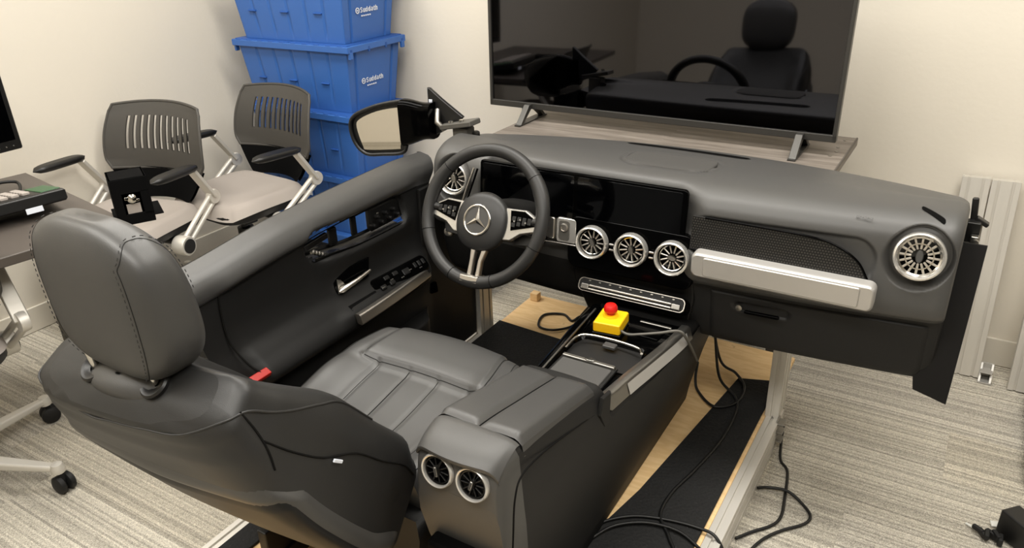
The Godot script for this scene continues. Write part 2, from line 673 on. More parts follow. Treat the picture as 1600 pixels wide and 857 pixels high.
func dash_point(x: float, k: int) -> Vector3:
	var p := dash_raw(x, k)
	if p.z > -1.80 and p.y > 0.655 and k < 140:
		# round scoops for the two outer vents
		for c in [Vector2(-0.044, 0.792), Vector2(-1.272, 0.792)]:
			var d := Vector2(x, p.y).distance_to(c)
			p.z -= 0.026 * (1.0 - ss(0.060, 0.071, d))
		if p.y > 0.72 and p.y < 0.86:
			var s := sd_rr(Vector2(x, p.y), Vector2(-0.335, 0.765), Vector2(0.21, 0.056), 0.05)
			p.z -= 0.008 * (1.0 - ss(-0.006, 0.003, s))
	if p.y > 0.82 and p.z < -1.74:
		var g := absf(sd_rr(Vector2(x, p.z), Vector2(-0.667, -1.876), Vector2(0.128, 0.066), 0.055))
		p.y -= 0.003 * (1.0 - ss(0.002, 0.006, g))
	return p

func dash_xs() -> PackedFloat32Array:
	var xs := PackedFloat32Array()
	var x := DXC - DHALF
	while x < DXC + DHALF - 0.001:
		xs.append(x)
		var e := absf(x - DXC) > DHALF - 0.032
		var near := x > -0.13 or (x < -1.2)
		x += 0.002 if e else (0.0038 if near else 0.0062)
	xs.append(DXC + DHALF)
	return xs

func dash_y(x: float, z: float) -> float:
	# height of the dashboard's upper skin, scoops left out
	for k in range(25, 100):
		var a := dash_raw(x, k)
		var b := dash_raw(x, k + 1)
		if a.z <= z and b.z > z:
			return lerpf(a.y, b.y, (z - a.z) / (b.z - a.z))
	return 0.87

func slot_strip(b: MB, a: Vector3, c: Vector3, half: float) -> void:
	var rows := []
	for i in 41:
		var f := i / 40.0
		var p := a.lerp(c, f)
		var w := half * pow(maxf(0.0, 1.0 - pow(absf(2.0 * f - 1.0), 12.0)), 0.5)
		var row := PackedVector3Array()
		for e in [-1.0, 0.0, 1.0]:
			var z: float = p.z + w * e
			row.append(V(p.x, dash_y(p.x, z) + 0.0012, z))
		rows.append(row)
	b.grid(rows, false, Vector3.UP)

func vent(parent: Node, called: String, pos: Vector3, dir: Vector3, r: float, style: int, turn := 0.0) -> void:
	# style 0: turbine with bright vanes, 1: bright dial with a double row of slots, 2: dark rotor in a pale ring
	var X := yframe(pos, dir, Vector3.RIGHT)
	var bm: Material = mats["vent_white"] if style == 2 else mats["vent_chrome"]
	var ring := mk()
	if style == 2:
		ring.lathe([Vector2(r * 0.86, -0.006), Vector2(r * 0.84, 0.004), Vector2(r * 0.86, 0.007), Vector2(r * 0.93, 0.0085), Vector2(r * 0.98, 0.0065), Vector2(r, 0.0), Vector2(r, -0.012)], 48, X)
	else: ring.lathe([Vector2(r * 0.84, -0.012), Vector2(r * 0.815, 0.0), Vector2(r * 0.835, 0.006), Vector2(r * 0.90, 0.010), Vector2(r * 0.97, 0.008), Vector2(r, 0.001), Vector2(r * 1.01, -0.026)], 48, X)
	var o := obj(called, ring, bm, parent)
	var cup := mk()
	if style == 2:
		cup.lathe([Vector2(r * 0.88, 0.001), Vector2(r * 0.80, 0.0), Vector2(0.0, 0.0)], 40, X)
	else: cup.lathe([Vector2(r * 0.87, -0.004), Vector2(r * 0.80, -0.012), Vector2(r * 0.74, -0.024), Vector2(0.0, -0.026)], 40, X)
	obj("vent_cup", cup, mats["gloss_black"], o)
	var tilt := X * Transform3D(Basis(Vector3(0, 1, 0), turn) * Basis(Vector3(1, 0, 0), 0.10 if style == 0 else 0.0), V(0, 0.0045 if style == 2 else -0.006, 0))
	var vn := mk()
	var count: int = [12, 16, 10][style]
	for k in count:
		var a := TAU * k / count
		var b := Basis(Vector3(0, 1, 0), -a)
		var m := Transform3D(tilt.basis * b, tilt.origin)
		if style == 0:
			vn.box(m * V(r * 0.47, -0.006, 0), V(r * 0.46, 0.010, 0.0042), 0.0015, m.basis * Basis(Vector3(1, 0, 0), 0.35))
		elif style == 1:
			vn.box(m * V(r * 0.52, -0.003, 0), V(r * 0.46, 0.008, 0.0050), 0.001, m.basis)
		else:
			vn.box(m * V(r * 0.46, -0.0025, 0), V(r * 0.5, 0.004, 0.0024), 0.001, m.basis)
	obj("vane_wheel", vn, mats["satin"] if style < 2 else mats["plastic_black"], o)
	var inner := mk()
	if style == 0:
		inner.lathe([Vector2(r * 0.70, -0.010), Vector2(r * 0.70, 0.0), Vector2(r * 0.745, 0.001), Vector2(r * 0.76, -0.010)], 40, tilt)
	elif style == 1:
		inner.lathe([Vector2(r * 0.745, -0.010), Vector2(r * 0.745, 0.0), Vector2(r * 0.86, 0.004), Vector2(r * 0.86, -0.006)], 40, tilt)
		inner.lathe([Vector2(r * 0.50, -0.006), Vector2(r * 0.50, 0.002), Vector2(r * 0.55, 0.002), Vector2(r * 0.55, -0.006)], 40, tilt)
	else:
		inner.lathe([Vector2(r * 0.72, -0.005), Vector2(r * 0.72, -0.001), Vector2(r * 0.77, -0.0005), Vector2(r * 0.79, -0.005)], 40, tilt)
	obj("inner_ring", inner, mats["chrome"] if style < 2 else mats["plastic_black"], o)
	var hub := mk()
	var hb := Transform3D(tilt.basis * Basis(Vector3(1, 0, 0), -PI / 2), tilt.origin)
	hub.prism(ellipse(r * 0.27, r * 0.15, 24) if style < 2 else rrect(r * 0.62, r * 0.24, r * 0.1), -0.006, 0.006, 0.002, hb)
	obj("hub_tab", hub, mats["steel"] if style != 1 else mats["plastic_grey"], o)
	if style == 2:
		var h2 := mk()
		h2.prism(rrect(r * 0.44, r * 0.12, r * 0.05), 0.0055, 0.0075, 0.0008, hb)
		obj("tab_inlay", h2, mats["plastic_grey"], o)

func make_dashboard() -> void:
	dash_setup()
	var t := thing("dashboard", "long dark grey car dashboard with wide black screen, round chrome vents and silver passenger trim", "dashboard", V(DXC, 0.46, -1.88))
	var xs := dash_xs()
	var K := dash_P.size()
	var split := 14 * dash_N
	var up := []
	var lo := []
	for x in xs:
		var a := PackedVector3Array()
		var b := PackedVector3Array()
		for k in range(0, split + 1):
			a.append(dash_point(x, k))
		for k in range(split, K + 1):
			b.append(dash_point(x, k % K))
		up.append(a)
		lo.append(b)
	var c := V(DXC, 0.70, -1.88)
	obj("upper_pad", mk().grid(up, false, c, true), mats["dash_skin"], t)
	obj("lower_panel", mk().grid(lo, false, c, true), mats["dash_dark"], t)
	for x in [xs[0], xs[-1]]:
		var ends := mk()
		var s := signf(x - DXC)
		var nn := V(s, 0, 0)
		var cc := ends.vert(V(x, 0.70, -1.88), nn)
		var kk := []
		for k in range(0, K, 2):
			kk.append(ends.vert(dash_raw(x, k), nn))
		for k in kk.size():
			ends.tri(cc, kk[k], kk[(k + 1) % kk.size()])
		obj("end_panel", ends, mats["dash_dark"], t)

	# loudspeaker grille in the middle of the top and the dark defrost slots
	var gr := []
	for i in 25:
		var row := PackedVector3Array()
		for j in 17:
			var u := -1.0 + 2.0 * i / 24.0
			var w := -1.0 + 2.0 * j / 16.0
			var x := -0.667 + 0.124 * u
			var half := 0.062 * pow(maxf(0.0, 1.0 - pow(absf(u), 5.0)), 0.3)
			var z := -1.876 + half * w
			var y := 0.886 - 0.10 * pow(z + 1.85, 2.0) * 4.0
			row.append(V(x, y + 0.0045 - 0.0035 * pow(maxf(absf(u), absf(w)), 12.0), z))
		gr.append(row)
	obj("speaker_grille", mk().grid(gr, false, Vector3.UP), mats["grille"], t)
	var sl := mk()
	slot_strip(sl, V(-0.862, 0, -2.040), V(-0.495, 0, -2.020), 0.015)
	obj("windscreen_slot", sl, mats["black_hole"], t)
	sl = mk()
	slot_strip(sl, V(-0.062, 0, -1.800), V(-0.010, 0, -1.768), 0.0075)
	obj("defrost_slot", sl, mats["black_hole"], t)

	# wide twin display
	var sx := frame(V(-0.859, 0.809, -1.700), V(0, 0.10, 1))
	var scr := obj("display_housing", mk().prism(rrect(0.604, 0.130, 0.012), -0.012, 0.0, 0.0025, sx), mats["gloss_black"], t)
	obj("instrument_display", mk().prism(rrect(0.286, 0.114, 0.006, 4, Vector2(-0.149, 0)), -0.001, 0.0008, 0.0004, sx), mats["screen"], scr)
	obj("touch_display", mk().prism(rrect(0.286, 0.114, 0.006, 4, Vector2(0.147, 0)), -0.001, 0.0008, 0.0004, sx), mats["screen"], scr)
	obj("display_mount", mk().box(V(-0.85, 0.80, -1.735), V(0.50, 0.08, 0.05), 0.01), mats["plastic_black"], t)

	# slim trim where the display meets the driver's vent pod
	for k in 2:
		obj("pod_trim", mk().tube(PackedVector3Array([V(-1.160 - 0.012 * k, 0.850, -1.690), V(-1.178 - 0.014 * k, 0.790, -1.676), V(-1.196 - 0.014 * k, 0.735, -1.668)]), 0.003, 6), [mats["gloss_black"], mats["satin"]][k], t)
	# dark panel closing the footwell on the door side
	obj("kick_panel", mk().prism(PackedVector2Array([Vector2(1.72, 0.74), Vector2(2.00, 0.74), Vector2(1.985, 0.110), Vector2(1.66, 0.110), Vector2(1.70, 0.40)]), -0.012, 0.0, 0.004, Transform3D(Basis(V(0, 0, -1), V(0, 1, 0), V(1, 0, 0)), V(-1.400, 0, 0))), mats["trim_black"], t)
	# gloss black panel with the three middle vents
	var px := frame(V(-0.70, 0.690, -1.690), V(0, 0.10, 1))
	obj("centre_panel", mk().prism(rrect(0.352, 0.145, 0.03), -0.02, 0.004, 0.004, px), mats["gloss_black"], t)
	for x in [-0.799, -0.689, -0.579]:
		vent(t, "centre_vent", V(x, 0.702, -1.674), V(0.05, 0.12, 1), 0.0445, 0, [0.5, 0.2, 1.4][int(roundf((x + 0.799) / 0.11))])
	vent(t, "side_vent", V(-0.044, 0.797, -1.728), V(0.06, 0.30, 1), 0.053, 1)
	vent(t, "side_vent", V(-1.272, 0.795, -1.724), V(0.10, 0.14, 1), 0.050, 0, 0.3)
	var bs := mk()
	for x in [-0.744, -0.634]:
		for y in [0.705, 0.690]:
			bs.box(V(x, y, -1.680), V(0.014, 0.006, 0.006), 0.002)
	obj("toggle_row", bs, mats["satin"], t)

	# start button in its bright block, left of the middle vents
	var stx := frame(V(-0.886, 0.716, -1.690), V(0.05, 0.12, 1))
	var st := obj("start_panel", mk().prism(rrect(0.060, 0.070, 0.010), -0.02, 0.004, 0.003, stx * Transform3D(Basis.IDENTITY, V(0.006, 0, 0))), mats["vent_chrome"], t)
	obj("panel_inlay", mk().prism(rrect(0.032, 0.056, 0.009), 0.0, 0.0055, 0.001, stx), mats["alu_dark"], st)
	var bx := yframe(stx * V(0, 0.008, 0.006), stx.basis.z, Vector3.RIGHT)
	obj("start_button", mk().lathe([Vector2(0.012, -0.004), Vector2(0.012, 0.002), Vector2(0.009, 0.003), Vector2(0.0085, 0.001), Vector2(0, 0.0015)], 24, bx), mats["satin"], st)
	obj("side_cover", mk().prism(rrect(0.030, 0.062, 0.006), -0.02, 0.0, 0.003, stx * Transform3D(Basis(Vector3.UP, -0.3), V(-0.046, 0.0, -0.004))), mats["satin"], st)
	obj("lower_edge", mk().box(stx * V(-0.008, -0.038, 0.0), V(0.105, 0.005, 0.012), 0.002, stx.basis), mats["chrome"], st)

	# climate control strip
	var hx := frame(V(-0.684, 0.578, -1.672), V(0, 0.62, 1))
	var hv := obj("climate_panel", mk().prism(rrect(0.304, 0.042, 0.016), -0.05, 0.0, 0.004, hx), mats["gloss_black"], t)
	obj("panel_rim", mk().prism(rrect(0.300, 0.038, 0.014), -0.002, 0.0012, 0.0008, hx), mats["satin"], hv)
	obj("panel_face", mk().prism(rrect(0.294, 0.033, 0.012), -0.002, 0.0022, 0.0006, hx), mats["rubber"], hv)
	var keys := mk()
	for k in 9:
		keys.box(hx * V(-0.118 + 0.0295 * k, 0.0115, 0.003), V(0.007, 0.004, 0.003), 0.001, hx.basis)
	obj("button_row", keys, mats["steel"], hv)
	for y in [-0.001, -0.011]:
		obj("rocker_bar", mk().box(hx * V(0.0, y, 0.005), V(0.235, 0.0070, 0.008), 0.003, hx.basis), mats["satin"], hv)
	for x in [-0.128, 0.128]:
		obj("end_switch", mk().box(hx * V(x, -0.006, 0.005), V(0.026, 0.018, 0.008), 0.004, hx.basis), mats["steel"], hv)
	obj("dash_bridge", mk().prism(PackedVector2Array([Vector2(-0.182, 0.09), Vector2(0.160, 0.09), Vector2(0.165, -0.02), Vector2(0.13, -0.20), Vector2(-0.115, -0.20), Vector2(-0.182, -0.03)]), -0.05, 0.004, 0.006, frame(V(-0.688, 0.60, -1.712), V(0, -0.12, 1))), mats["trim_black"], t)

	# passenger side: dotted panel above a silver bar
	var dp := spline2([Vector2(-0.212, 0.0425), Vector2(-0.03, 0.0415), Vector2(0.075, 0.038), Vector2(0.125, 0.026), Vector2(0.168, 0.000), Vector2(0.196, -0.042)], 6)
	dp.append(Vector2(-0.212, -0.042))
	var dx := frame(V(-0.326, 0.776, -1.690), V(0, 0.10, 1))
	obj("dotted_trim", mk().prism(dp, -0.004, 0.002, 0.001, dx), mats["dotted"], t)
	var edge := []
	for i in dp.size() - 1:
		edge.append(dx * V(dp[i].x, dp[i].y, 0.003))
	obj("trim_edge", mk().tube(PackedVector3Array(edge), 0.0028, 8), mats["gloss_black"], t)
	var bar := frame(V(-0.316, 0.7085, -1.668), V(0, -0.04, 1))
	var sb := obj("silver_trim", mk().prism(rrect(0.412, 0.066, 0.016), -0.02, 0.016, 0.006, bar), mats["brushed"], t)
	obj("trim_inlay", mk().prism(rrect(0.352, 0.050, 0.006), 0.010, 0.0185, 0.0025, bar), mats["brushed"], sb)

	# glove box lid and its handle
	var lid := []
	for i in 60:
		var row := PackedVector3Array()
		var x := lerpf(-0.486, 0.008, i / 59.0)
		for j in 40:
			var fk := lerpf(14.35, 17.6, j / 39.0) * dash_N
			var p := dash_raw(x, int(fk)).lerp(dash_raw(x, int(fk) + 1), fk - floorf(fk))
			var e := minf(minf(i, 59 - i) * 0.0084, minf(j, 39 - j) * 0.0045)
			p.z += 0.008 * ss(0.0, 0.010, e) - 0.002
			p.z -= 0.014 * (1.0 - ss(-0.004, 0.004, sd_rr(Vector2(x, p.y), Vector2(-0.357, 0.590), Vector2(0.062, 0.011), 0.009)))
			row.append(p)
		lid.append(row)
	var gl := obj("glove_box_lid", mk().grid(lid, false, V(0, 0, 1)), mats["dash_dark"], t)
	obj("lid_handle", mk().box(V(-0.352, 0.585, -1.706), V(0.085, 0.009, 0.010), 0.003, Basis(Vector3.BACK, 0.03)), mats["gloss_black"], gl)
	obj("lid_lock", mk().lathe([Vector2(0.008, -0.004), Vector2(0.008, 0.004), Vector2(0.0, 0.005)], 20, yframe(V(-0.408, 0.592, -1.706), V(0, 0, 1), Vector3.RIGHT)), mats["steel"], gl)
	var tm := TextMesh.new()
	tm.text = "SRS AIRBAG"
	tm.font_size = 12
	tm.pixel_size = 0.00055
	tm.depth = 0.0008
	tm.material = mats["plastic_grey"]
	var fo := SystemFont.new()
	fo.font_names = PackedStringArray(["Droid Sans"])
	tm.font = fo
	var ti := MeshInstance3D.new()
	ti.name = "airbag_lettering"
	ti.mesh = tm
	ti.transform = Transform3D(frame(V(-0.165, 0.8635, -1.735), V(0, 0.75, 0.66)).basis, V(-0.165, 0.8635, -1.735) - org)
	t.add_child(ti, true)

	# parts bolted to the ends
	var br := mk()
	br.box(V(0.045, 0.80, -1.93), V(0.030, 0.05, 0.03), 0.003)
	br.box(V(0.040, 0.845, -1.945), V(0.014, 0.06, 0.012), 0.003, Basis(Vector3.BACK, 0.1))
	br.box(V(0.060, 0.822, -1.94), V(0.030, 0.010, 0.02), 0.002, Basis(Vector3.BACK, -0.5))
	obj("end_bracket", br, mats["plastic_black"], t)
	var b2 := mk()
	b2.box(V(0.052, 0.785, -1.90), V(0.018, 0.032, 0.02), 0.003)
	b2.lathe([Vector2(0.007, 0), Vector2(0.007, 0.012), Vector2(0, 0.013)], 12, yframe(V(0.055, 0.79, -1.89), V(0, 0, 1), Vector3.RIGHT))
	obj("bracket_bolt", b2, mats["steel"], t)
	org = Vector3.ZERO

	# black sheet hanging behind the passenger end
	var fp := []
	for i in 13:
		var row := PackedVector3Array()
		var w := i / 12.0
		for j in 5:
			var s := j / 4.0
			var x := lerpf(lerpf(-0.06, 0.000, w), lerpf(0.078, 0.074, w), s)
			var y := lerpf(0.806, 0.430, w) - 0.010 * s * w + 0.01 * (1.0 - s) * w
			row.append(V(x, y, -1.83 + 0.05 * w + 0.012 * sin(w * 3.0)))
		fp.append(row)
	org = V(0.04, 0.43, -1.80)
	var sheet := mk()
	sheet.grid(fp, false, V(0, 0, 1))
	var fp2 := []
	for row in fp:
		var q := PackedVector3Array()
		for p in row:
			q.append(p - V(0, 0, 0.006))
		fp2.append(q)
	sheet.grid(fp2, false, V(0, 0, -1))
	for e in [0, 4]:
		var strip := []
		for i in 13:
			strip.append(PackedVector3Array([fp[i][e], fp2[i][e]]))
		sheet.grid(strip, false, V(-1 if e == 0 else 1, 0, 0))
	for e in [0, 12]:
		var strip := []
		for j in 5:
			strip.append(PackedVector3Array([fp[e][j], fp2[e][j]]))
		sheet.grid(strip, false, V(0, 1 if e == 0 else -1, 0))
	tag(obj("foam_board", sheet, mats["board_black"]), "flat matt black board hanging beside the passenger end of the dashboard", "board")
	org = Vector3.ZERO

# ------------------------------------------------------------------ steering wheel and its column
func make_wheel() -> void:
	var c := V(-1.02, 0.799, -1.50)
	var th := deg_to_rad(26.0)
	var W := Transform3D(Basis(V(1, 0, 0), V(0, cos(th), -sin(th)), V(0, sin(th), cos(th))) * Basis(Vector3.BACK, deg_to_rad(1.0)), c)
	var t := thing("steering_wheel", "black leather steering wheel with round hub, star emblem and silver spokes", "steering wheel", c)
	var ring := PackedVector3Array()
	var rad := PackedFloat32Array()
	for i in 96:
		var a := TAU * i / 96.0
		ring.append(W * V(0.1695 * cos(a), 0.1695 * sin(a), 0.0))
		# thumb rests bulge a little at ten and two
		var g := maxf(exp(-pow((absf(fposmod(a - 0.45 + PI, TAU) - PI)) / 0.22, 2.0)), exp(-pow((absf(fposmod(a - (PI - 0.45) + PI, TAU) - PI)) / 0.22, 2.0)))
		rad.append(0.0168 + 0.0022 * g)
	obj("rim", mk().tube(ring, rad, 20, true), mats["leather_dark"], t)
	var sm := mk()
	for a in [0.72, PI - 0.72, -0.35, PI + 0.35, -1.2, PI + 1.2]:
		var p := PackedVector3Array()
		for k in 20:
			var b := TAU * k / 20.0
			var rr := 0.1695 + 0.0172 * cos(b)
			p.append(W * V(rr * cos(a), rr * sin(a), 0.0172 * sin(b)))
		sm.tube(p, 0.0008, 5, true)
	obj("rim_seam", sm, mats["seam"], t)

	# hub cushion, a soft dome
	var hub := []
	for i in 15:
		var row := PackedVector3Array()
		var f := i / 14.0
		var r := 0.075 * sin(f * PI * 0.5)
		for k in 48:
			var a := TAU * k / 48.0
			var sq := 1.0 / pow(pow(absf(cos(a)), 2.25) + pow(absf(sin(a)), 2.25), 1.0 / 2.25)
			row.append(W * V(r * sq * cos(a) - 0.003, r * sq * sin(a) - 0.015, 0.030 * pow(maxf(0.0, cos(f * PI * 0.5)), 0.55) - 0.012))
		hub.append(row)
	var air := obj("hub_cushion", mk().grid(hub, true, c - W.basis.z * 0.3, true), mats["leather_dark"], t)
	var bez := mk()
	bez.lathe([Vector2(0.070, -0.030), Vector2(0.0765, -0.016), Vector2(0.0775, -0.010), Vector2(0.0755, -0.007)], 48, yframe(W * V(-0.003, -0.015, 0), W.basis.z, W.basis.x))
	obj("hub_bezel", bez, mats["plastic_black"], t)
	# star in a ring
	var E := W * Transform3D(Basis.IDENTITY, V(-0.005, -0.013, 0.0178))
	var em := mk()
	em.lathe([Vector2(0.0345, -0.002), Vector2(0.0345, 0.0018), Vector2(0.036, 0.0028), Vector2(0.0385, 0.0028), Vector2(0.040, 0.0018), Vector2(0.040, -0.002)], 48, yframe(E.origin, W.basis.z, W.basis.x))
	for k in 3:
		var a := PI * 0.5 + TAU * k / 3.0
		var d := V(cos(a), sin(a), 0)
		var s := V(-sin(a), cos(a), 0)
		var tip := E * (d * 0.0355 + V(0, 0, 0.0012))
		var mid := E * V(0, 0, 0.0050)
		for q in [1, -1]:
			var notch: Vector3 = E * ((d * 0.5 + s * q * 0.866) * 0.0078 + V(0, 0, 0.0008))
			em.flat([tip, mid, notch])
	obj("star_emblem", em, mats["chrome"], t)
	obj("emblem_field", mk().lathe([Vector2(0.0345, -0.001), Vector2(0.0345, 0.0004), Vector2(0, 0.0006)], 40, yframe(E.origin, W.basis.z, W.basis.x)), mats["plastic_grey"], t)

	# side spokes with key pods
	for s in [-1, 1]:
		var pod := PackedVector2Array([Vector2(s * 0.060, 0.030), Vector2(s * 0.118, 0.032), Vector2(s * 0.146, 0.018), Vector2(s * 0.166, -0.006), Vector2(s * 0.156, -0.018), Vector2(s * 0.112, -0.030), Vector2(s * 0.086, -0.050), Vector2(s * 0.060, -0.052)])
		var sp := obj("spoke", mk().prism(pod, -0.020, -0.004, 0.003, W), mats["vent_chrome"], t)
		var face := PackedVector2Array([Vector2(s * 0.076, 0.026), Vector2(s * 0.116, 0.028), Vector2(s * 0.141, 0.015), Vector2(s * 0.155, -0.003), Vector2(s * 0.126, -0.012), Vector2(s * 0.084, -0.024)])
		obj("key_pad", mk().prism(face, -0.006, -0.0015, 0.001, W), mats["gloss_black"], sp)
		var ks := mk()
		for i in 4:
			for j in 2:
				ks.box(W * V(s * (0.090 + 0.0145 * i), -0.009 + 0.016 * j + 0.0035 * i * (1 - j), -0.001), V(0.011, 0.011, 0.003), 0.001, W.basis)
		obj("key_row", ks, mats["plastic_black"], sp)
		var kd := mk()
		for i in 3:
			kd.box(W * V(s * (0.092 + 0.016 * i), 0.000 + 0.006 * (i % 2), 0.0008), V(0.005, 0.004, 0.0012), 0.0004, W.basis)
		obj("key_print", kd, mats["steel"], sp)
		var arm := PackedVector3Array([W * V(s * 0.060, 0.0, -0.018), W * V(s * 0.120, 0.004, -0.016), W * V(s * 0.168, 0.006, -0.006)])
		obj("spoke_arm", mk().tube(spline([arm[0], arm[1], arm[2]], 6), 0.013, 10), mats["plastic_black"], sp)
		# paddle behind the spoke
		obj("shift_paddle", mk().prism(PackedVector2Array([Vector2(s * 0.075, -0.02), Vector2(s * 0.135, -0.030), Vector2(s * 0.128, -0.055), Vector2(s * 0.085, -0.060)]), -0.040, -0.032, 0.002, W), mats["plastic_black"], sp)
	# twin lower spoke and its silver shoe on the rim
	var lowsp := Node3D.new()
	for s in [-1, 1]:
		var q := PackedVector2Array([Vector2(s * 0.008 + 0.004, -0.078), Vector2(s * 0.026 + 0.004, -0.078), Vector2(s * 0.019, -0.115), Vector2(s * 0.020, -0.158), Vector2(s * 0.005, -0.158), Vector2(s * 0.006, -0.115)])
		obj("lower_spoke", mk().prism(q, -0.016, -0.002, 0.003, W), mats["satin"], t)
	lowsp.free()
	obj("rim_shoe", mk().prism(rrect(0.058, 0.022, 0.004, 4, Vector2(0, -0.164)), -0.014, 0.0165, 0.004, W), mats["satin"], t)
	org = Vector3.ZERO

	# column with shroud and stalks
	var k := thing("steering_column", "black steering column shroud with two stalks behind the steering wheel", "steering column", V(-1.02, 0.70, -1.66))
	var rows := []
	for i in 9:
		var f := i / 8.0
		var row := PackedVector3Array()
		var o := (W * V(0, -0.008, -0.024)).lerp(V(-1.02, 0.70, -1.74), f)
		for j in 28:
			var a := TAU * j / 28.0
			var rx := lerpf(0.060, 0.075, f)
			var ry := lerpf(0.050, 0.065, f)
			row.append(o + W.basis.x * rx * signf(cos(a)) * pow(absf(cos(a)), 0.6) + W.basis.y * ry * signf(sin(a)) * pow(absf(sin(a)), 0.6))
		rows.append(row)
	obj("shroud", mk().grid(rows, true, V(-1.02, 0.74, -1.64), true, true, true), mats["trim_black"], k)
	for s in [-1, 1]:
		var y0: float = [-0.035, -0.030][0 if s < 0 else 1]
		var p := spline([W * V(s * 0.05, y0, -0.06), W * V(s * 0.105, y0 - 0.012, -0.058), W * V(s * 0.140, y0 - 0.026, -0.055)], 6)
		var st := obj("stalk", mk().tube(p, [0.010, 0.010, 0.010, 0.009, 0.009, 0.009, 0.009, 0.010, 0.011, 0.012, 0.012, 0.011, 0.008], 12), mats["plastic_black"], k)
		obj("stalk_tip", mk().lathe([Vector2(0.0125, -0.004), Vector2(0.0125, 0.004), Vector2(0.009, 0.006), Vector2(0, 0.0065)], 16, yframe(W * V(s * 0.125, y0 - 0.020, -0.046), W.basis.z, W.basis.x)), mats["satin"], st)
	org = Vector3.ZERO

# ------------------------------------------------------------------ door panel
func door_x(y: float, z: float) -> float:
	# how far the inner skin stands out towards the seat
	var r := tab([[0.10, -1.398], [0.20, -1.392], [0.30, -1.384], [0.40, -1.386], [0.445, -1.390], [0.462, -1.352], [0.480, -1.336], [0.500, -1.340], [0.530, -1.366], [0.57, -1.398], [0.62, -1.412], [0.68, -1.414], [0.735, -1.412], [0.752, -1.398], [0.775, -1.402], [0.80, -1.418], [0.812, -1.440], [0.818, -1.470]], y)
	# front half: a flatter shelf that carries the switches, with a cup behind it
	var f := tab([[0.10, -1.398], [0.20, -1.392], [0.30, -1.384], [0.40, -1.386], [0.445, -1.390], [0.462, -1.350], [0.485, -1.338], [0.515, -1.340], [0.530, -1.362], [0.56, -1.394], [0.60, -1.404], [0.655, -1.398], [0.70, -1.410], [0.74, -1.412], [0.760, -1.402], [0.785, -1.408], [0.80, -1.420], [0.812, -1.440], [0.818, -1.470]], y)
	var x := lerpf(r, f, ss(-1.26, -1.34, z))
	# the armrest dies away towards the front and the very rear
	var flat := tab([[0.10, -1.398], [0.45, -1.392], [0.60, -1.408], [0.74, -1.412], [0.775, -1.408], [0.80, -1.420], [0.812, -1.440], [0.818, -1.470]], y)
	x = lerpf(x, flat, ss(-1.66, -1.74, z))
	x = lerpf(x, flat, ss(-1.02, -0.95, z) * 0.75)
	return x

func door_top(z: float) -> float:
	return tab([[-1.83, 0.822], [-1.68, 0.829], [-1.20, 0.816], [-0.90, 0.787]], z) - 0.818

func door_hole(y: float, z: float) -> float:
	# slot under the shoulder pad
	var m := V(0, y, z)
	var yc := tab([[-1.66, 0.690], [-1.45, 0.694], [-1.26, 0.716]], z)
	return sd_rr(Vector2(z, y), Vector2(-1.455, yc + 0.006), Vector2(0.195, 0.037), 0.030)

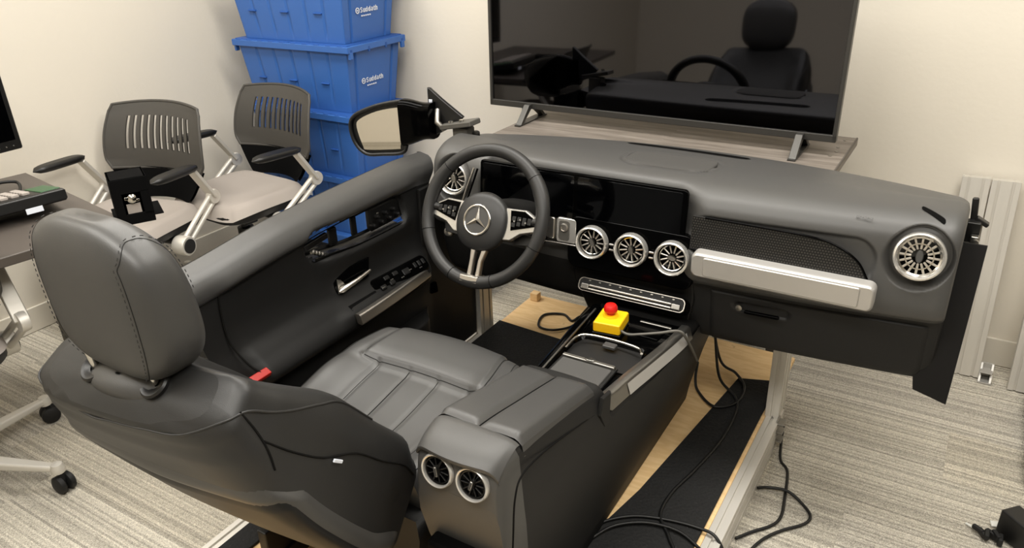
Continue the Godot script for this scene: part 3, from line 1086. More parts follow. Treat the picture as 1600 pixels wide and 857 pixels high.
func make_door() -> void:
	var t := thing("door_card", "dark leather car door panel with armrest, switches and an open slot under its shoulder pad", "door panel", V(-1.42, 0.10, -1.36))
	var zs := 132
	var ys := 104
	var rows := []
	for i in zs + 1:
		var row := PackedVector3Array()
		var z := lerpf(-0.905, -1.83, float(i) / zs)
		for j in ys + 1:
			var w := float(j) / ys
			# more samples near the armrest and the shoulder
			var y := lerpf(0.14, 0.818, w)
			var yy := y + door_top(z) * ss(0.5, 0.8, y)
			# rear end leans with the shut line, the front end rises
			var zz := z
			if z > -1.10:
				zz -= (z + 1.10) / 0.195 * tab([[0.14, 0.11], [0.45, 0.035], [0.62, 0.0], [0.82, -0.004]], y)
			if z < -1.72:
				zz += (-1.72 - z) / 0.11 * tab([[0.14, 0.0], [0.5, 0.02], [0.70, 0.055], [0.80, 0.01], [0.82, 0.0]], y)
			var x := door_x(y, z)
			var h := door_hole(y, z)
			x -= 0.012 * (1.0 - ss(0.0, 0.012, h))
			row.append(V(x, yy, zz))
		rows.append(row)
	var jc := int(ys * (0.746 - 0.14) / 0.678)
	var upper := []
	var lower := []
	for r in rows:
		upper.append((r as PackedVector3Array).slice(jc))
		lower.append((r as PackedVector3Array).slice(0, jc + 1))
	var hole_u := PackedByteArray()
	var hole := PackedByteArray()
	for i in zs:
		for j in ys:
			var open := door_hole(lerpf(0.14, 0.818, (j + 0.5) / ys), lerpf(-0.905, -1.83, (i + 0.5) / zs)) <= 0.0
			if j >= jc:
				hole_u.append(0 if open else 1)
			else:
				hole.append(0 if open else 1)
	obj("shoulder_pad", mk().grid(upper, false, V(1, 0.5, 0), false, false, false, hole_u), mats["leather"], t)
	obj("inner_skin", mk().grid(lower, false, V(1, 0, 0), false, false, false, hole), mats["door_skin"], t)
	# back shell: outer edge of the shoulder, rear and front returns
	var ret := mk()
	var shell := []
	for i in zs + 1:
		var p: Vector3 = rows[i][ys]
		shell.append(PackedVector3Array([p, p + V(-0.012, -0.004, 0), p + V(-0.016, -0.03, 0), p + V(-0.016, -0.09, 0)]))
	ret.grid(shell, false, V(-1, 0.3, 0))
	for e in [0, zs]:
		var strip := []
		for j in ys + 1:
			var p: Vector3 = rows[e][j]
			strip.append(PackedVector3Array([p, V(minf(p.x - 0.02, -1.46), p.y - 0.004, p.z + (0.004 if e == 0 else -0.004))]))
		ret.grid(strip, false, V(0, 0, 1 if e == 0 else -1))
	obj("card_edge", ret, mats["trim_black"], t)
	# crease line stitched along the pad
	var ln := []
	for i in range(2, zs - 14):
		ln.append(rows[i][jc] + V(0.001, 0, 0))
	obj("pad_seam", mk().tube(PackedVector3Array(ln), 0.0016, 5), mats["seam"], t)
	var il := []
	for q in [[0.744, -1.13], [0.740, -1.06], [0.735, -1.01], [0.725, -0.982], [0.69, -0.972], [0.60, -0.972], [0.54, -0.985], [0.51, -1.00]]:
		il.append(V(door_x(q[0], q[1] - 0.02) + 0.003, q[0], q[1]))
	obj("insert_seam", mk().tube(spline(il, 6), 0.0022, 6), mats["seam"], t)
	# slot frame ledge and the bare mechanism inside
	var ledge := []
	for i in 30:
		var z := lerpf(-1.275, -1.640, i / 29.0)
		var yc := tab([[-1.66, 0.690], [-1.45, 0.694], [-1.26, 0.716]], z) - 0.031
		ledge.append(PackedVector3Array([V(-1.404, yc + 0.006, z), V(-1.408, yc - 0.004, z), V(-1.455, yc + 0.002, z), V(-1.457, yc + 0.010, z)]))
	obj("slot_ledge", mk().grid(ledge, false, V(0.3, 1, 0)), mats["plastic_black"], t)
	var me := mk()
	me.box(V(-1.440, 0.705, -1.600), V(0.03, 0.078, 0.155), 0.012)
	obj("latch_unit", me, mats["plastic_black"], t)
	me = mk()
	me.box(V(-1.445, 0.705, -1.385), V(0.012, 0.05, 0.030), 0.003)
	obj("slot_bracket", me, mats["plastic_black"], t)
	me = mk()
	me.box(V(-1.440, 0.715, -1.315), V(0.012, 0.018, 0.09), 0.003, Basis(Vector3.RIGHT, 0.1))
	obj("slot_bracket", me, mats["plastic_black"], t)
	me = mk()
	me.box(V(-1.445, 0.705, -1.470), V(0.010, 0.055, 0.022), 0.003)
	obj("slot_bracket", me, mats["plastic_black"], t)
	me = mk()
	for i in 7:
		var z := -1.525 - 0.018 * i
		me.lathe([Vector2(0.007, 0), Vector2(0.007, 0.012), Vector2(0.004, 0.018), Vector2(0, 0.018)], 10, yframe(V(-1.428, 0.688 + 0.022 * (i % 2), z), V(1, 0.2, 0), Vector3.BACK))
	obj("clip_row", me, mats["plastic_black"], t)
	var mb := mk()
	for i in 4:
		mb.lathe([Vector2(0.006, 0), Vector2(0.006, 0.010), Vector2(0, 0.012)], 12, yframe(V(-1.425, 0.700 - 0.006 * i, -1.285 - 0.010 * i), V(1, 0.3, 0), Vector3.BACK))
	mb.box(V(-1.424, 0.716, -1.552), V(0.004, 0.010, 0.010), 0.002)
	mb.box(V(-1.424, 0.704, -1.590), V(0.004, 0.006, 0.016), 0.002)
	obj("slot_screws", mb, mats["steel"], t)

	# silver grab strip along the front of the armrest
	var rowsS := []
	for i in 21:
		var f := i / 20.0
		var z := lerpf(-1.325, -1.665, f)
		var y := lerpf(0.504, 0.502, f)
		var x := lerpf(-1.330, -1.352, f * f)
		var row := PackedVector3Array()
		for q in rrect(0.020, 0.030, 0.005, 3):
			row.append(V(x + q.x + 0.004 - 0.25 * q.y, y + q.y, z))
		rowsS.append(row)
	obj("grab_strip", mk().grid(rowsS, true, V(-1.34, 0.492, -1.53), true, true, true), mats["satin"], t)
	# window switch block
	var sx := frame(V(-1.360, 0.536, -1.555), V(0.75, 0.66, 0.05), V(0, 1, 0))
	var sw := obj("switch_block", mk().prism(rrect(0.235, 0.052, 0.018), -0.03, 0.0, 0.004, sx), mats["gloss_black"], t)
	for i in 4:
		var kp := mk()
		kp.box(sx * V(-0.085 + 0.026 * (i % 2) + 0.036 * int(i / 2.0), -0.010 + 0.02 * (i % 2), 0.004), V(0.022, 0.014, 0.010), 0.003, sx.basis)
		obj("window_switch", kp, mats["plastic_black"], sw)
	obj("mirror_switch", mk().box(sx * V(0.020, 0.0, 0.002), V(0.03, 0.02, 0.006), 0.003, sx.basis), mats["plastic_black"], sw)
	for i in 3:
		obj("memory_key", mk().box(sx * V(0.062 + 0.018 * i, 0.004, 0.002), V(0.012, 0.018, 0.006), 0.002, sx.basis), mats["plastic_black"], sw)
	for i in 5:
		var kh := mk()
		kh.box(sx * V(-0.088 + 0.040 * i, -0.011 + 0.009 * (i % 2), 0.0085), V(0.012, 0.003, 0.0015), 0.0005, sx.basis)
		obj("switch_mark", kh, mats["steel"], sw)
	# inner door handle in its dark bowl
	var hx := frame(V(-1.398, 0.590, -1.395), V(1, 0.25, 0.1), V(0, 1, 0))
	var bo := obj("handle_bowl", mk().prism(PackedVector2Array([Vector2(-0.070, -0.030), Vector2(0.052, -0.022), Vector2(0.072, 0.030), Vector2(-0.040, 0.032), Vector2(-0.072, 0.006)]), -0.01, 0.003, 0.002, hx), mats["gloss_black"], t)
	var hl := spline([hx * V(-0.064, -0.022, 0.010), hx * V(-0.045, -0.016, 0.018), hx * V(0.0, -0.010, 0.020), hx * V(0.055, -0.003, 0.012)], 6)
	obj("door_handle", mk().tube(hl, [0.004, 0.006, 0.008, 0.009, 0.009, 0.009, 0.008, 0.008, 0.007, 0.007, 0.007, 0.006, 0.006, 0.006, 0.005, 0.005, 0.005, 0.004, 0.003], 10), mats["satin"], bo)
	obj("handle_plate", mk().prism(PackedVector2Array([Vector2(-0.066, -0.028), Vector2(-0.028, -0.022), Vector2(-0.046, 0.006), Vector2(-0.058, 0.012)]), 0.002, 0.006, 0.001, hx), mats["steel"], bo)
	obj("pull_cup", mk().box(V(-1.366, 0.530, -1.385), V(0.040, 0.006, 0.115), 0.002, Basis(Vector3.BACK, -0.6)), mats["black_hole"], t)
	obj("courtesy_lamp", mk().box(V(-1.345, 0.506, -0.988), V(0.022, 0.014, 0.066), 0.003, Basis(Vector3.BACK, -0.5)), mats["red_lens"], t)
	obj("boot_switch", mk().prism(rrect(0.030, 0.036, 0.006), -0.004, 0.003, 0.001, frame(V(-1.388, 0.405, -1.735), V(1, 0.2, 0.4))), mats["gloss_black"], t)
	# map pocket below the armrest
	var pk := []
	for i in 25:
		var z := lerpf(-1.03, -1.70, i / 24.0)
		var e := ss(0.0, 0.12, minf(i, 24 - i) / 24.0)
		pk.append(PackedVector3Array([V(-1.40, 0.15, z), V(lerpf(-1.39, -1.345, e), 0.16, z), V(lerpf(-1.388, -1.330, e), 0.25, z), V(lerpf(-1.388, -1.326, e), 0.345, z), V(lerpf(-1.388, -1.332, e), 0.355, z), V(-1.388, 0.352, z)]))
	obj("map_pocket", mk().grid(pk, false, V(1, 0.2, 0)), mats["trim_black"], t)
	# support foot that carries the card on the platform
	var ft := mk()
	for z in [-1.12, -1.66]:
		ft.box(V(-1.425, 0.20, z), V(0.03, 0.20, 0.04), 0.003)
	obj("support_foot", ft, mats["plastic_black"], t)
	org = Vector3.ZERO

# ------------------------------------------------------------------ driver's seat
const SX := -1.02

func cushion_y(u: float, w: float) -> float:
	# u across (-1..1), w from the front (0) to the rear (1)
	var y := tab([[0.0, 0.488], [0.12, 0.512], [0.30, 0.506], [0.42, 0.490], [0.7, 0.470], [1.0, 0.462]], w)
	var a := absf(u)
	# side bolsters stand up towards the rear
	y += lerpf(0.004, 0.032, ss(0.15, 0.6, w)) * exp(-pow((a - 0.80) / 0.17, 2.0))
	# the thigh support is a raised pad of its own
	if w < 0.40:
		y += 0.008 * ss(0.40, 0.375, w) * (1.0 - ss(0.66, 0.72, a))
	# inset centre with sewn channels
	y -= 0.005 * ss(0.58, 0.52, absf(u - 0.04)) * ss(0.37, 0.42, w)
	return y

func fillet(p0: Vector2, p1: Vector2, p2: Vector2, ra: float, rb: float) -> Array:
	var a := p1 + (p0 - p1).normalized() * ra
	var b := p1 + (p2 - p1).normalized() * rb
	var out := []
	for i in 8:
		var t := i / 7.0
		out.append(a * (1 - t) * (1 - t) + p1 * 2.0 * t * (1 - t) + b * t * t)
	return out

func back_row(s: float) -> float:
	return 60.0 * (s / 0.93 * 0.85 if s < 0.93 else 0.85 + 0.15 * (s - 0.93) / 0.07)

func back_section(s: float, foot: Vector3, head: Vector3, fw: Vector3) -> PackedVector3Array:
	# rounded trapezoid: right side 0-9, rear right corner 10-17, rear 18-37, rear left corner 38-45, left side 46-55, then the front
	var hf := tab([[0.0, 0.225], [0.3, 0.245], [0.6, 0.240], [0.85, 0.222], [1.0, 0.205]], s)
	var hr := tab([[0.0, 0.255], [0.3, 0.268], [0.6, 0.266], [0.85, 0.250], [0.955, 0.232], [1.0, 0.222]], s)
	var df := tab([[0.0, 0.100], [0.15, 0.085], [0.4, 0.066], [0.6, 0.064], [0.85, 0.056], [1.0, 0.050]], s)
	var dr := tab([[0.0, 0.085], [0.2, 0.118], [0.5, 0.122], [0.75, 0.102], [0.89, 0.074], [0.955, 0.057], [1.0, 0.050]], s)
	var e := clampf((s - 0.955) / 0.045, 0.0, 1.0)
	var sh := 1.0 - 0.16 * (1.0 - sqrt(maxf(0.0, 1.0 - e * e)))
	var c := [Vector2(hf, df) * sh, Vector2(hr, -dr) * sh, Vector2(-hr, -dr) * sh, Vector2(-hf, df) * sh]
	var w := ss(0.55, 1.0, s)
	var ra := lerpf(0.035, 0.044, w)
	var rb := lerpf(0.035, 0.13, w)
	var rf := lerpf(0.05, 0.026, w)
	var f0 := fillet(c[3], c[0], c[1], rf, rf)
	var f1 := fillet(c[0], c[1], c[2], ra, rb)
	var f2 := fillet(c[1], c[2], c[3], rb, ra)
	var f3 := fillet(c[2], c[3], c[0], rf, rf)
	var pts := []
	for part in [[f0[7], f1[0], 10, f1], [f1[7], f2[0], 20, f2], [f2[7], f3[0], 10, f3], [f3[7], f0[0], 20, f0]]:
		for i in part[2]:
			pts.append((part[0] as Vector2).lerp(part[1], (i + 1.0) / (part[2] + 1.0)))
		pts.append_array(part[3])
	var o := foot.lerp(head, s) + fw * 0.020 * sin(s * PI)
	var row := PackedVector3Array()
	for p in pts:
		var d: float = p.y
		var u := absf(p.x) / maxf(hf, hr)
		if d > 0.0:
			d += 0.028 * exp(-pow((u - 0.82) / 0.16, 2.0)) * ss(0.95, 0.6, s) * ss(0.0, 0.15, s)
		elif d < -dr * 0.8:
			d -= 0.012 * (1.0 - u * u)
		row.append(o + V(p.x, 0.06 * p.x * s * s, -0.07 * p.x * s * s) + fw * d)
	return row

func at_sec(secs: Array, fi: float, fk: float) -> Vector3:
	var i := mini(int(fi), secs.size() - 2)
	var k := int(floorf(fk))
	var n: int = secs[0].size()
	var a: Vector3 = (secs[i][posmod(k, n)] as Vector3).lerp(secs[i][posmod(k + 1, n)], fk - k)
	var b: Vector3 = (secs[i + 1][posmod(k, n)] as Vector3).lerp(secs[i + 1][posmod(k + 1, n)], fk - k)
	return a.lerp(b, fi - i)

func make_seat() -> void:
	var t := thing("driver_seat", "dark grey leather car seat with reclined backrest and stitched headrest", "car seat", V(SX, 0.10, -1.10))
	# cushion: rows run across, closed underneath
	var rows := []
	var nw := 64
	var nu := 61
	for i in nw + 1:
		var w := float(i) / nw
		var z := lerpf(-1.395, -0.895, w)
		var half := tab([[0.0, 0.205], [0.05, 0.222], [0.3, 0.250], [0.6, 0.258], [1.0, 0.232]], w)
		var row := PackedVector3Array()
		for j in nu:
			var u := -1.0 + 2.0 * j / (nu - 1)
			var a := absf(u)
			var y := cushion_y(u, w)
			var drop := pow(maxf(0.0, (a - 0.86) / 0.14), 2.0)
			y -= 0.045 * drop
			# front edge rolls over
			var fr := clampf((0.09 - w) / 0.09, 0.0, 1.0)
			y -= 0.030 * fr * fr
			# seams as narrow valleys
			for sv in [0.20, -0.14, 0.58, -0.50]:
				if w > 0.39:
					y -= (0.0035 if absf(sv) < 0.4 else 0.006) * exp(-pow((u - sv) * half / 0.0045, 2.0))
			if a < 0.70:
				y -= 0.006 * exp(-pow((w - 0.385) * 0.5 / 0.005, 2.0))
			if w < 0.39:
				y -= 0.006 * exp(-pow((a - 0.695) * half / 0.005, 2.0)) * ss(0.0, 0.06, w)
			row.append(V(SX + u * half, y, z + 0.02 * a * a * (1.0 - w) * 2.0))
		# under side
		row.append(V(SX + half * 1.0, 0.415, z))
		row.append(V(SX + half * 0.90, 0.36, z))
		row.append(V(SX - half * 0.90, 0.36, z))
		row.append(V(SX - half * 1.0, 0.415, z))
		rows.append(row)
	obj("seat_cushion", mk().grid(rows, true, V(SX, 0.42, -1.15), true, true, true), mats["leather"], t)
	var st := mk()
	for sv in [0.20, -0.14, 0.58, -0.50, 0.695, -0.695, 0.86, -0.86]:
		var p := []
		var lo: int = 25 if absf(sv) < 0.65 else 2
		var hi: int = nw if absf(sv) < 0.65 or absf(sv) > 0.8 else 24
		for i in range(lo, hi, 2):
			var row: PackedVector3Array = rows[i]
			var fj: float = (sv + 1.0) * 0.5 * (nu - 1)
			p.append(row[int(fj)].lerp(row[int(fj) + 1], fj - floorf(fj)) + V(0, 0.0004, 0))
		st.tube(PackedVector3Array(p), 0.0010, 5)
	var cross := []
	for j in range(10, nu - 10):
		cross.append((rows[24] as PackedVector3Array)[j].lerp((rows[25] as PackedVector3Array)[j], 0.64) + V(0, 0.0004, 0))
	st.tube(PackedVector3Array(cross), 0.0010, 5)
	obj("cushion_seam", st, mats["fine_seam"], t)
	# base shield and rails
	var sh := []
	for i in 25:
		var w := i / 24.0
		var z := lerpf(-1.37, -0.86, w)
		var h := tab([[0, 0.215], [0.3, 0.245], [1.0, 0.240]], w)
		sh.append(PackedVector3Array([V(SX - h, 0.42, z), V(SX - h - 0.012, 0.37, z), V(SX - h + 0.01, 0.27, z), V(SX - h + 0.05, 0.22, z), V(SX + h - 0.05, 0.22, z), V(SX + h - 0.01, 0.27, z), V(SX + h + 0.004, 0.37, z), V(SX + h, 0.42, z)]))
	obj("seat_base", mk().grid(sh, true, V(SX, 0.33, -1.1), true, true, true), mats["trim_black"], t)
	for s in [-1, 1]:
		var r := mk()
		r.box(V(SX + s * 0.19, 0.125, -1.06), V(0.045, 0.05, 0.62), 0.004)
		r.box(V(SX + s * 0.19, 0.185, -1.06), V(0.030, 0.09, 0.50), 0.004)
		obj("seat_rail", r, mats["plastic_black"], t)

	# backrest: sections square to its axis, from the hinge to the shoulder
	var foot := V(SX, 0.470, -0.835)
	var head := V(SX, 0.872, -0.520)
	var ax := (head - foot).normalized()
	var fw := V(0, ax.z, -ax.y)                # out of the front face
	if fw.z > 0.0:
		fw = -fw
	var secs := []
	for i in 61:
		var s := i / 60.0
		secs.append(back_section(0.93 * s / 0.85 if s < 0.85 else 0.93 + 0.07 * (s - 0.85) / 0.15, foot, head, fw))
	var bm := mk()
	bm.grid(secs, true, foot.lerp(head, 0.5), true, true, false)
	# the top closes in a shallow dome
	var dome := []
	for i in 9:
		var f := i / 8.0
		var row := PackedVector3Array()
		for k in 92:
			var p: Vector3 = secs[60][k]
			row.append(p.lerp(head + V(0, 0, 0), f) + ax * 0.010 * sin(f * PI * 0.5))
		dome.append(row)
	bm.grid(dome, true, foot, true)
	obj("backrest", bm, mats["leather_dark"], t)
	var pline := [[0.40, 86], [0.60, 87], [0.70, 88.5], [0.80, 90.5], [0.87, 92.5], [0.945, 96], [0.983, 103], [0.985, 107], [0.985, 110], [0.98, 114], [0.975, 120], [0.97, 126], [0.97, 134], [0.965, 138], [0.93, 144], [0.87, 148], [0.75, 151], [0.40, 154]]
	var pip := []
	for q in pline:
		pip.append(at_sec(secs, back_row(q[0]), q[1]))
	obj("piping", mk().tube(spline(pip, 5), 0.0022, 8), mats["leather_dark"], t)
	var runs := [[[0.965, 98], [0.90, 99], [0.84, 100.5], [0.79, 102]], [[0.865, 99.6], [0.75, 96.5], [0.62, 94], [0.48, 92], [0.32, 91], [0.15, 90.5], [0.03, 90]]]
	for rn in runs:
		var p1 := []
		for q in rn:
			p1.append(at_sec(secs, back_row(q[0]), q[1]) + V(0.0006, 0, 0))
		obj("backrest_seam", mk().tube(spline(p1, 5), 0.0018, 6), mats["seam"], t)
	# hard shell with a pocket on the rear face; its upper edge drops at both corners
	for layer in [[8.5, 0.0, 0.010, -0.002, "back_shell", "plastic_grey"], [11.5, 0.055, 0.006, 0.0065, "back_pocket", "trim_black"]]:
		var sheet := []
		for i in 41:
			var row := PackedVector3Array()
			for j in 45:
				var k: float = lerpf(layer[0], 55.0 - layer[0], j / 44.0)
				var m := minf(k, 55.0 - k)
				var top_s: float = lerpf(0.665, 0.785, ss(8.5, 13.5, m)) - layer[1]
				var s: float = lerpf(0.01 + layer[1], top_s, i / 40.0)
				var p := at_sec(secs, back_row(s), k)
				var c := foot.lerp(head, s)
				var e := minf(minf(i, 40 - i) / 2.0, minf(j, 44 - j) / 1.5)
				row.append(p + (p - c).normalized() * (layer[2] * ss(0.0, 1.0, e) + layer[3]))
			sheet.append(row)
		obj(layer[4], mk().grid(sheet, false, -fw), mats[layer[5]], t)
	var lab := at_sec(secs, back_row(0.55), 93)
	obj("care_tag", mk().box(lab + V(0.003, 0.002, 0.003), V(0.004, 0.006, 0.022), 0.001, Basis(Vector3.RIGHT, -0.7)), mats["label_white"], t)

	# raised island round the headrest posts, with two sleeves
	var isl := []
	var top := head + ax * 0.018
	for i in 13:
		var f := i / 12.0
		var row := PackedVector3Array()
		for k in 40:
			var a := TAU * k / 40.0
			var rx := 0.104 * f * pow(pow(absf(cos(a)), 2.4) + pow(absf(sin(a)), 2.4), -1.0 / 2.4)
			var rz := 0.036 * f * pow(pow(absf(cos(a)), 2.4) + pow(absf(sin(a)), 2.4), -1.0 / 2.4)
			row.append(top + V(rx * cos(a), 0.06 * rx * cos(a), -0.07 * rx * cos(a)) + fw * (rz * sin(a) + 0.004) + ax * (0.004 - 0.026 * pow(f, 6.0) - 0.020 * pow(absf(rx * cos(a)) / 0.104, 2.0)))
		isl.append(row)
	obj("post_island", mk().grid(isl, true, ax), mats["leather"], t)
	for s in [-1, 1]:
		var o: Vector3 = top + V(s * 0.068, 0.004 * s, -0.005 * s) + fw * 0.006 - ax * 0.002
		obj("post_sleeve", mk().lathe([Vector2(0.025, -0.012), Vector2(0.025, -0.003), Vector2(0.022, 0.000), Vector2(0.016, -0.001), Vector2(0.0125, -0.004), Vector2(0.009, -0.005)], 32, yframe(o, ax)), mats["plastic_black"], t)
		obj("headrest_post", mk().tube(PackedVector3Array([o - ax * 0.01, o + V(0, 0.075, 0.006)]), 0.0068, 14), mats["chrome"], t)

	# headrest: rounded block, rear face nearly upright, front leaning
	var hs := []
	var NH := 46
	var NP := 96
	for i in NH + 1:
		var s := float(i) / NH
		var v := -1.0 + 2.0 * s
		var y := 1.010 + 0.130 * (sin(v * PI * 0.5) * 0.35 + v * 0.65)
		var close := pow(maxf(0.0, 1.0 - pow(absf(v), 3.1 if v > 0.0 else 3.2)), 0.47)
		var hw := 0.134 * close * tab([[0.0, 0.92], [0.35, 1.0], [0.75, 1.01], [1.0, 0.92]], s)
		var hd := 0.057 * close * tab([[0.0, 1.05], [0.35, 1.05], [1.0, 0.80]], s)
		var zc := tab([[0.0, -0.552], [0.4, -0.549], [1.0, -0.530]], s)
		var row := PackedVector3Array()
		for k in NP:
			var a := TAU * k / NP
			var cx := signf(cos(a)) * pow(absf(cos(a)), 0.56)
			var cz := signf(sin(a)) * pow(absf(sin(a)), 0.62)
			# +z side is the rear; the front is slightly hollow
			var p := V(SX - 0.002 + hw * cx, y, zc + hd * cz)
			if cz < 0.0:
				p.z += 0.008 * (1.0 - cx * cx) * close
			row.append(p)
		hs.append(row)
	var hr := obj("headrest", mk().grid(hs, true, V(SX, 1.02, -0.548), true, true, true), mats["leather"], t)
	# double-stitched seam round each cheek
	for side in [0, 1]:
		var th := mk()
		var gro := mk()
		var path := []
		for i in range(3, NH - 11, 2):
			path.append(hs[i][13 if side == 0 else 35])
		for j in 15:
			var f := j / 14.0
			var k := lerpf(13, -11, f) if side == 0 else lerpf(35, 59, f)
			var rr := NH - 11 + 6.0 * sin(f * PI)
			var k0 := int(floorf(k))
			var r0 := int(rr)
			var qa: Vector3 = (hs[r0][posmod(k0, NP)] as Vector3).lerp(hs[r0][posmod(k0 + 1, NP)], k - k0)
			var qb: Vector3 = (hs[r0 + 1][posmod(k0, NP)] as Vector3).lerp(hs[r0 + 1][posmod(k0 + 1, NP)], k - k0)
			path.append(qa.lerp(qb, rr - r0))
		for i in range(NH - 13, NH - 22, -2):
			path.append(hs[i][85 if side == 0 else 59])
		var sp := spline(path, 3)
		gro.tube(sp, 0.0007, 5)
		var run := 0.0
		for i in range(1, sp.size()):
			run += sp[i].distance_to(sp[i - 1])
			if run > 0.0075:
				run = 0.0
				var d := (sp[i] - sp[i - 1]).normalized()
				var nn := (sp[i] - V(SX, sp[i].y, -0.548)).normalized()
				var w := d.cross(nn).normalized()
				for e in [-1, 1]:
					th.tube(PackedVector3Array([sp[i] + w * e * 0.004 - d * 0.0022 + nn * 0.0008, sp[i] + w * e * 0.004 + d * 0.0022 + nn * 0.0008]), 0.0008, 4)
		obj("cheek_seam", gro, mats["fine_seam"], hr)
		obj("stitching", th, mats["thread"], hr).set_meta("kind", "stuff")
	org = Vector3.ZERO

# ------------------------------------------------------------------ centre console
const CX := -0.648

func con_section(z: float) -> PackedVector3Array:
	# half widths and heights along the car
	var top := tab([[-1.95, 0.50], [-1.70, 0.515], [-1.40, 0.53], [-1.245, 0.540], [-1.225, 0.565], [-1.20, 0.600], [-1.05, 0.634], [-0.90, 0.664], [-0.865, 0.666], [-0.848, 0.660], [-0.838, 0.648], [-0.832, 0.630], [-0.828, 0.605], [-0.826, 0.57]], z)
	if z > -1.245 and z < -1.195:
		top = lerpf(0.540, 0.600, ss(-1.245, -1.222, z))
	var ht := tab([[-1.95, 0.125], [-1.62, 0.130], [-1.25, 0.094], [-1.2, 0.080], [-0.90, 0.082], [-0.81, 0.076]], z)
	var hm := tab([[-1.95, 0.130], [-1.62, 0.140], [-1.25, 0.110], [-1.0, 0.106], [-0.86, 0.100], [-0.81, 0.086]], z)
	var hb := tab([[-2.0, 0.050], [-1.3, 0.056], [-0.85, 0.062]], z)
	var r := PackedVector3Array()
	var hs := [[hb, 0.107], [hb + 0.008, 0.16], [lerpf(hb, hm, 0.5), 0.30], [hm - 0.004, 0.43], [hm, 0.50], [hm - 0.002, minf(0.54, top - 0.03)], [lerpf(hm, ht, 0.45), top - 0.018], [ht + 0.004, top - 0.006], [ht - 0.006, top - 0.001], [ht - 0.02, top]]
	for e in hs:
		r.append(V(CX + e[0], e[1], z))
	for k in 5:
		r.append(V(CX + (ht - 0.02) * (1.0 - 2.0 * (k + 1) / 6.0), top + 0.003 * sin(PI * (k + 1) / 6.0), z))
	for k in range(hs.size() - 1, -1, -1):
		r.append(V(CX - hs[k][0], hs[k][1], z))
	return r

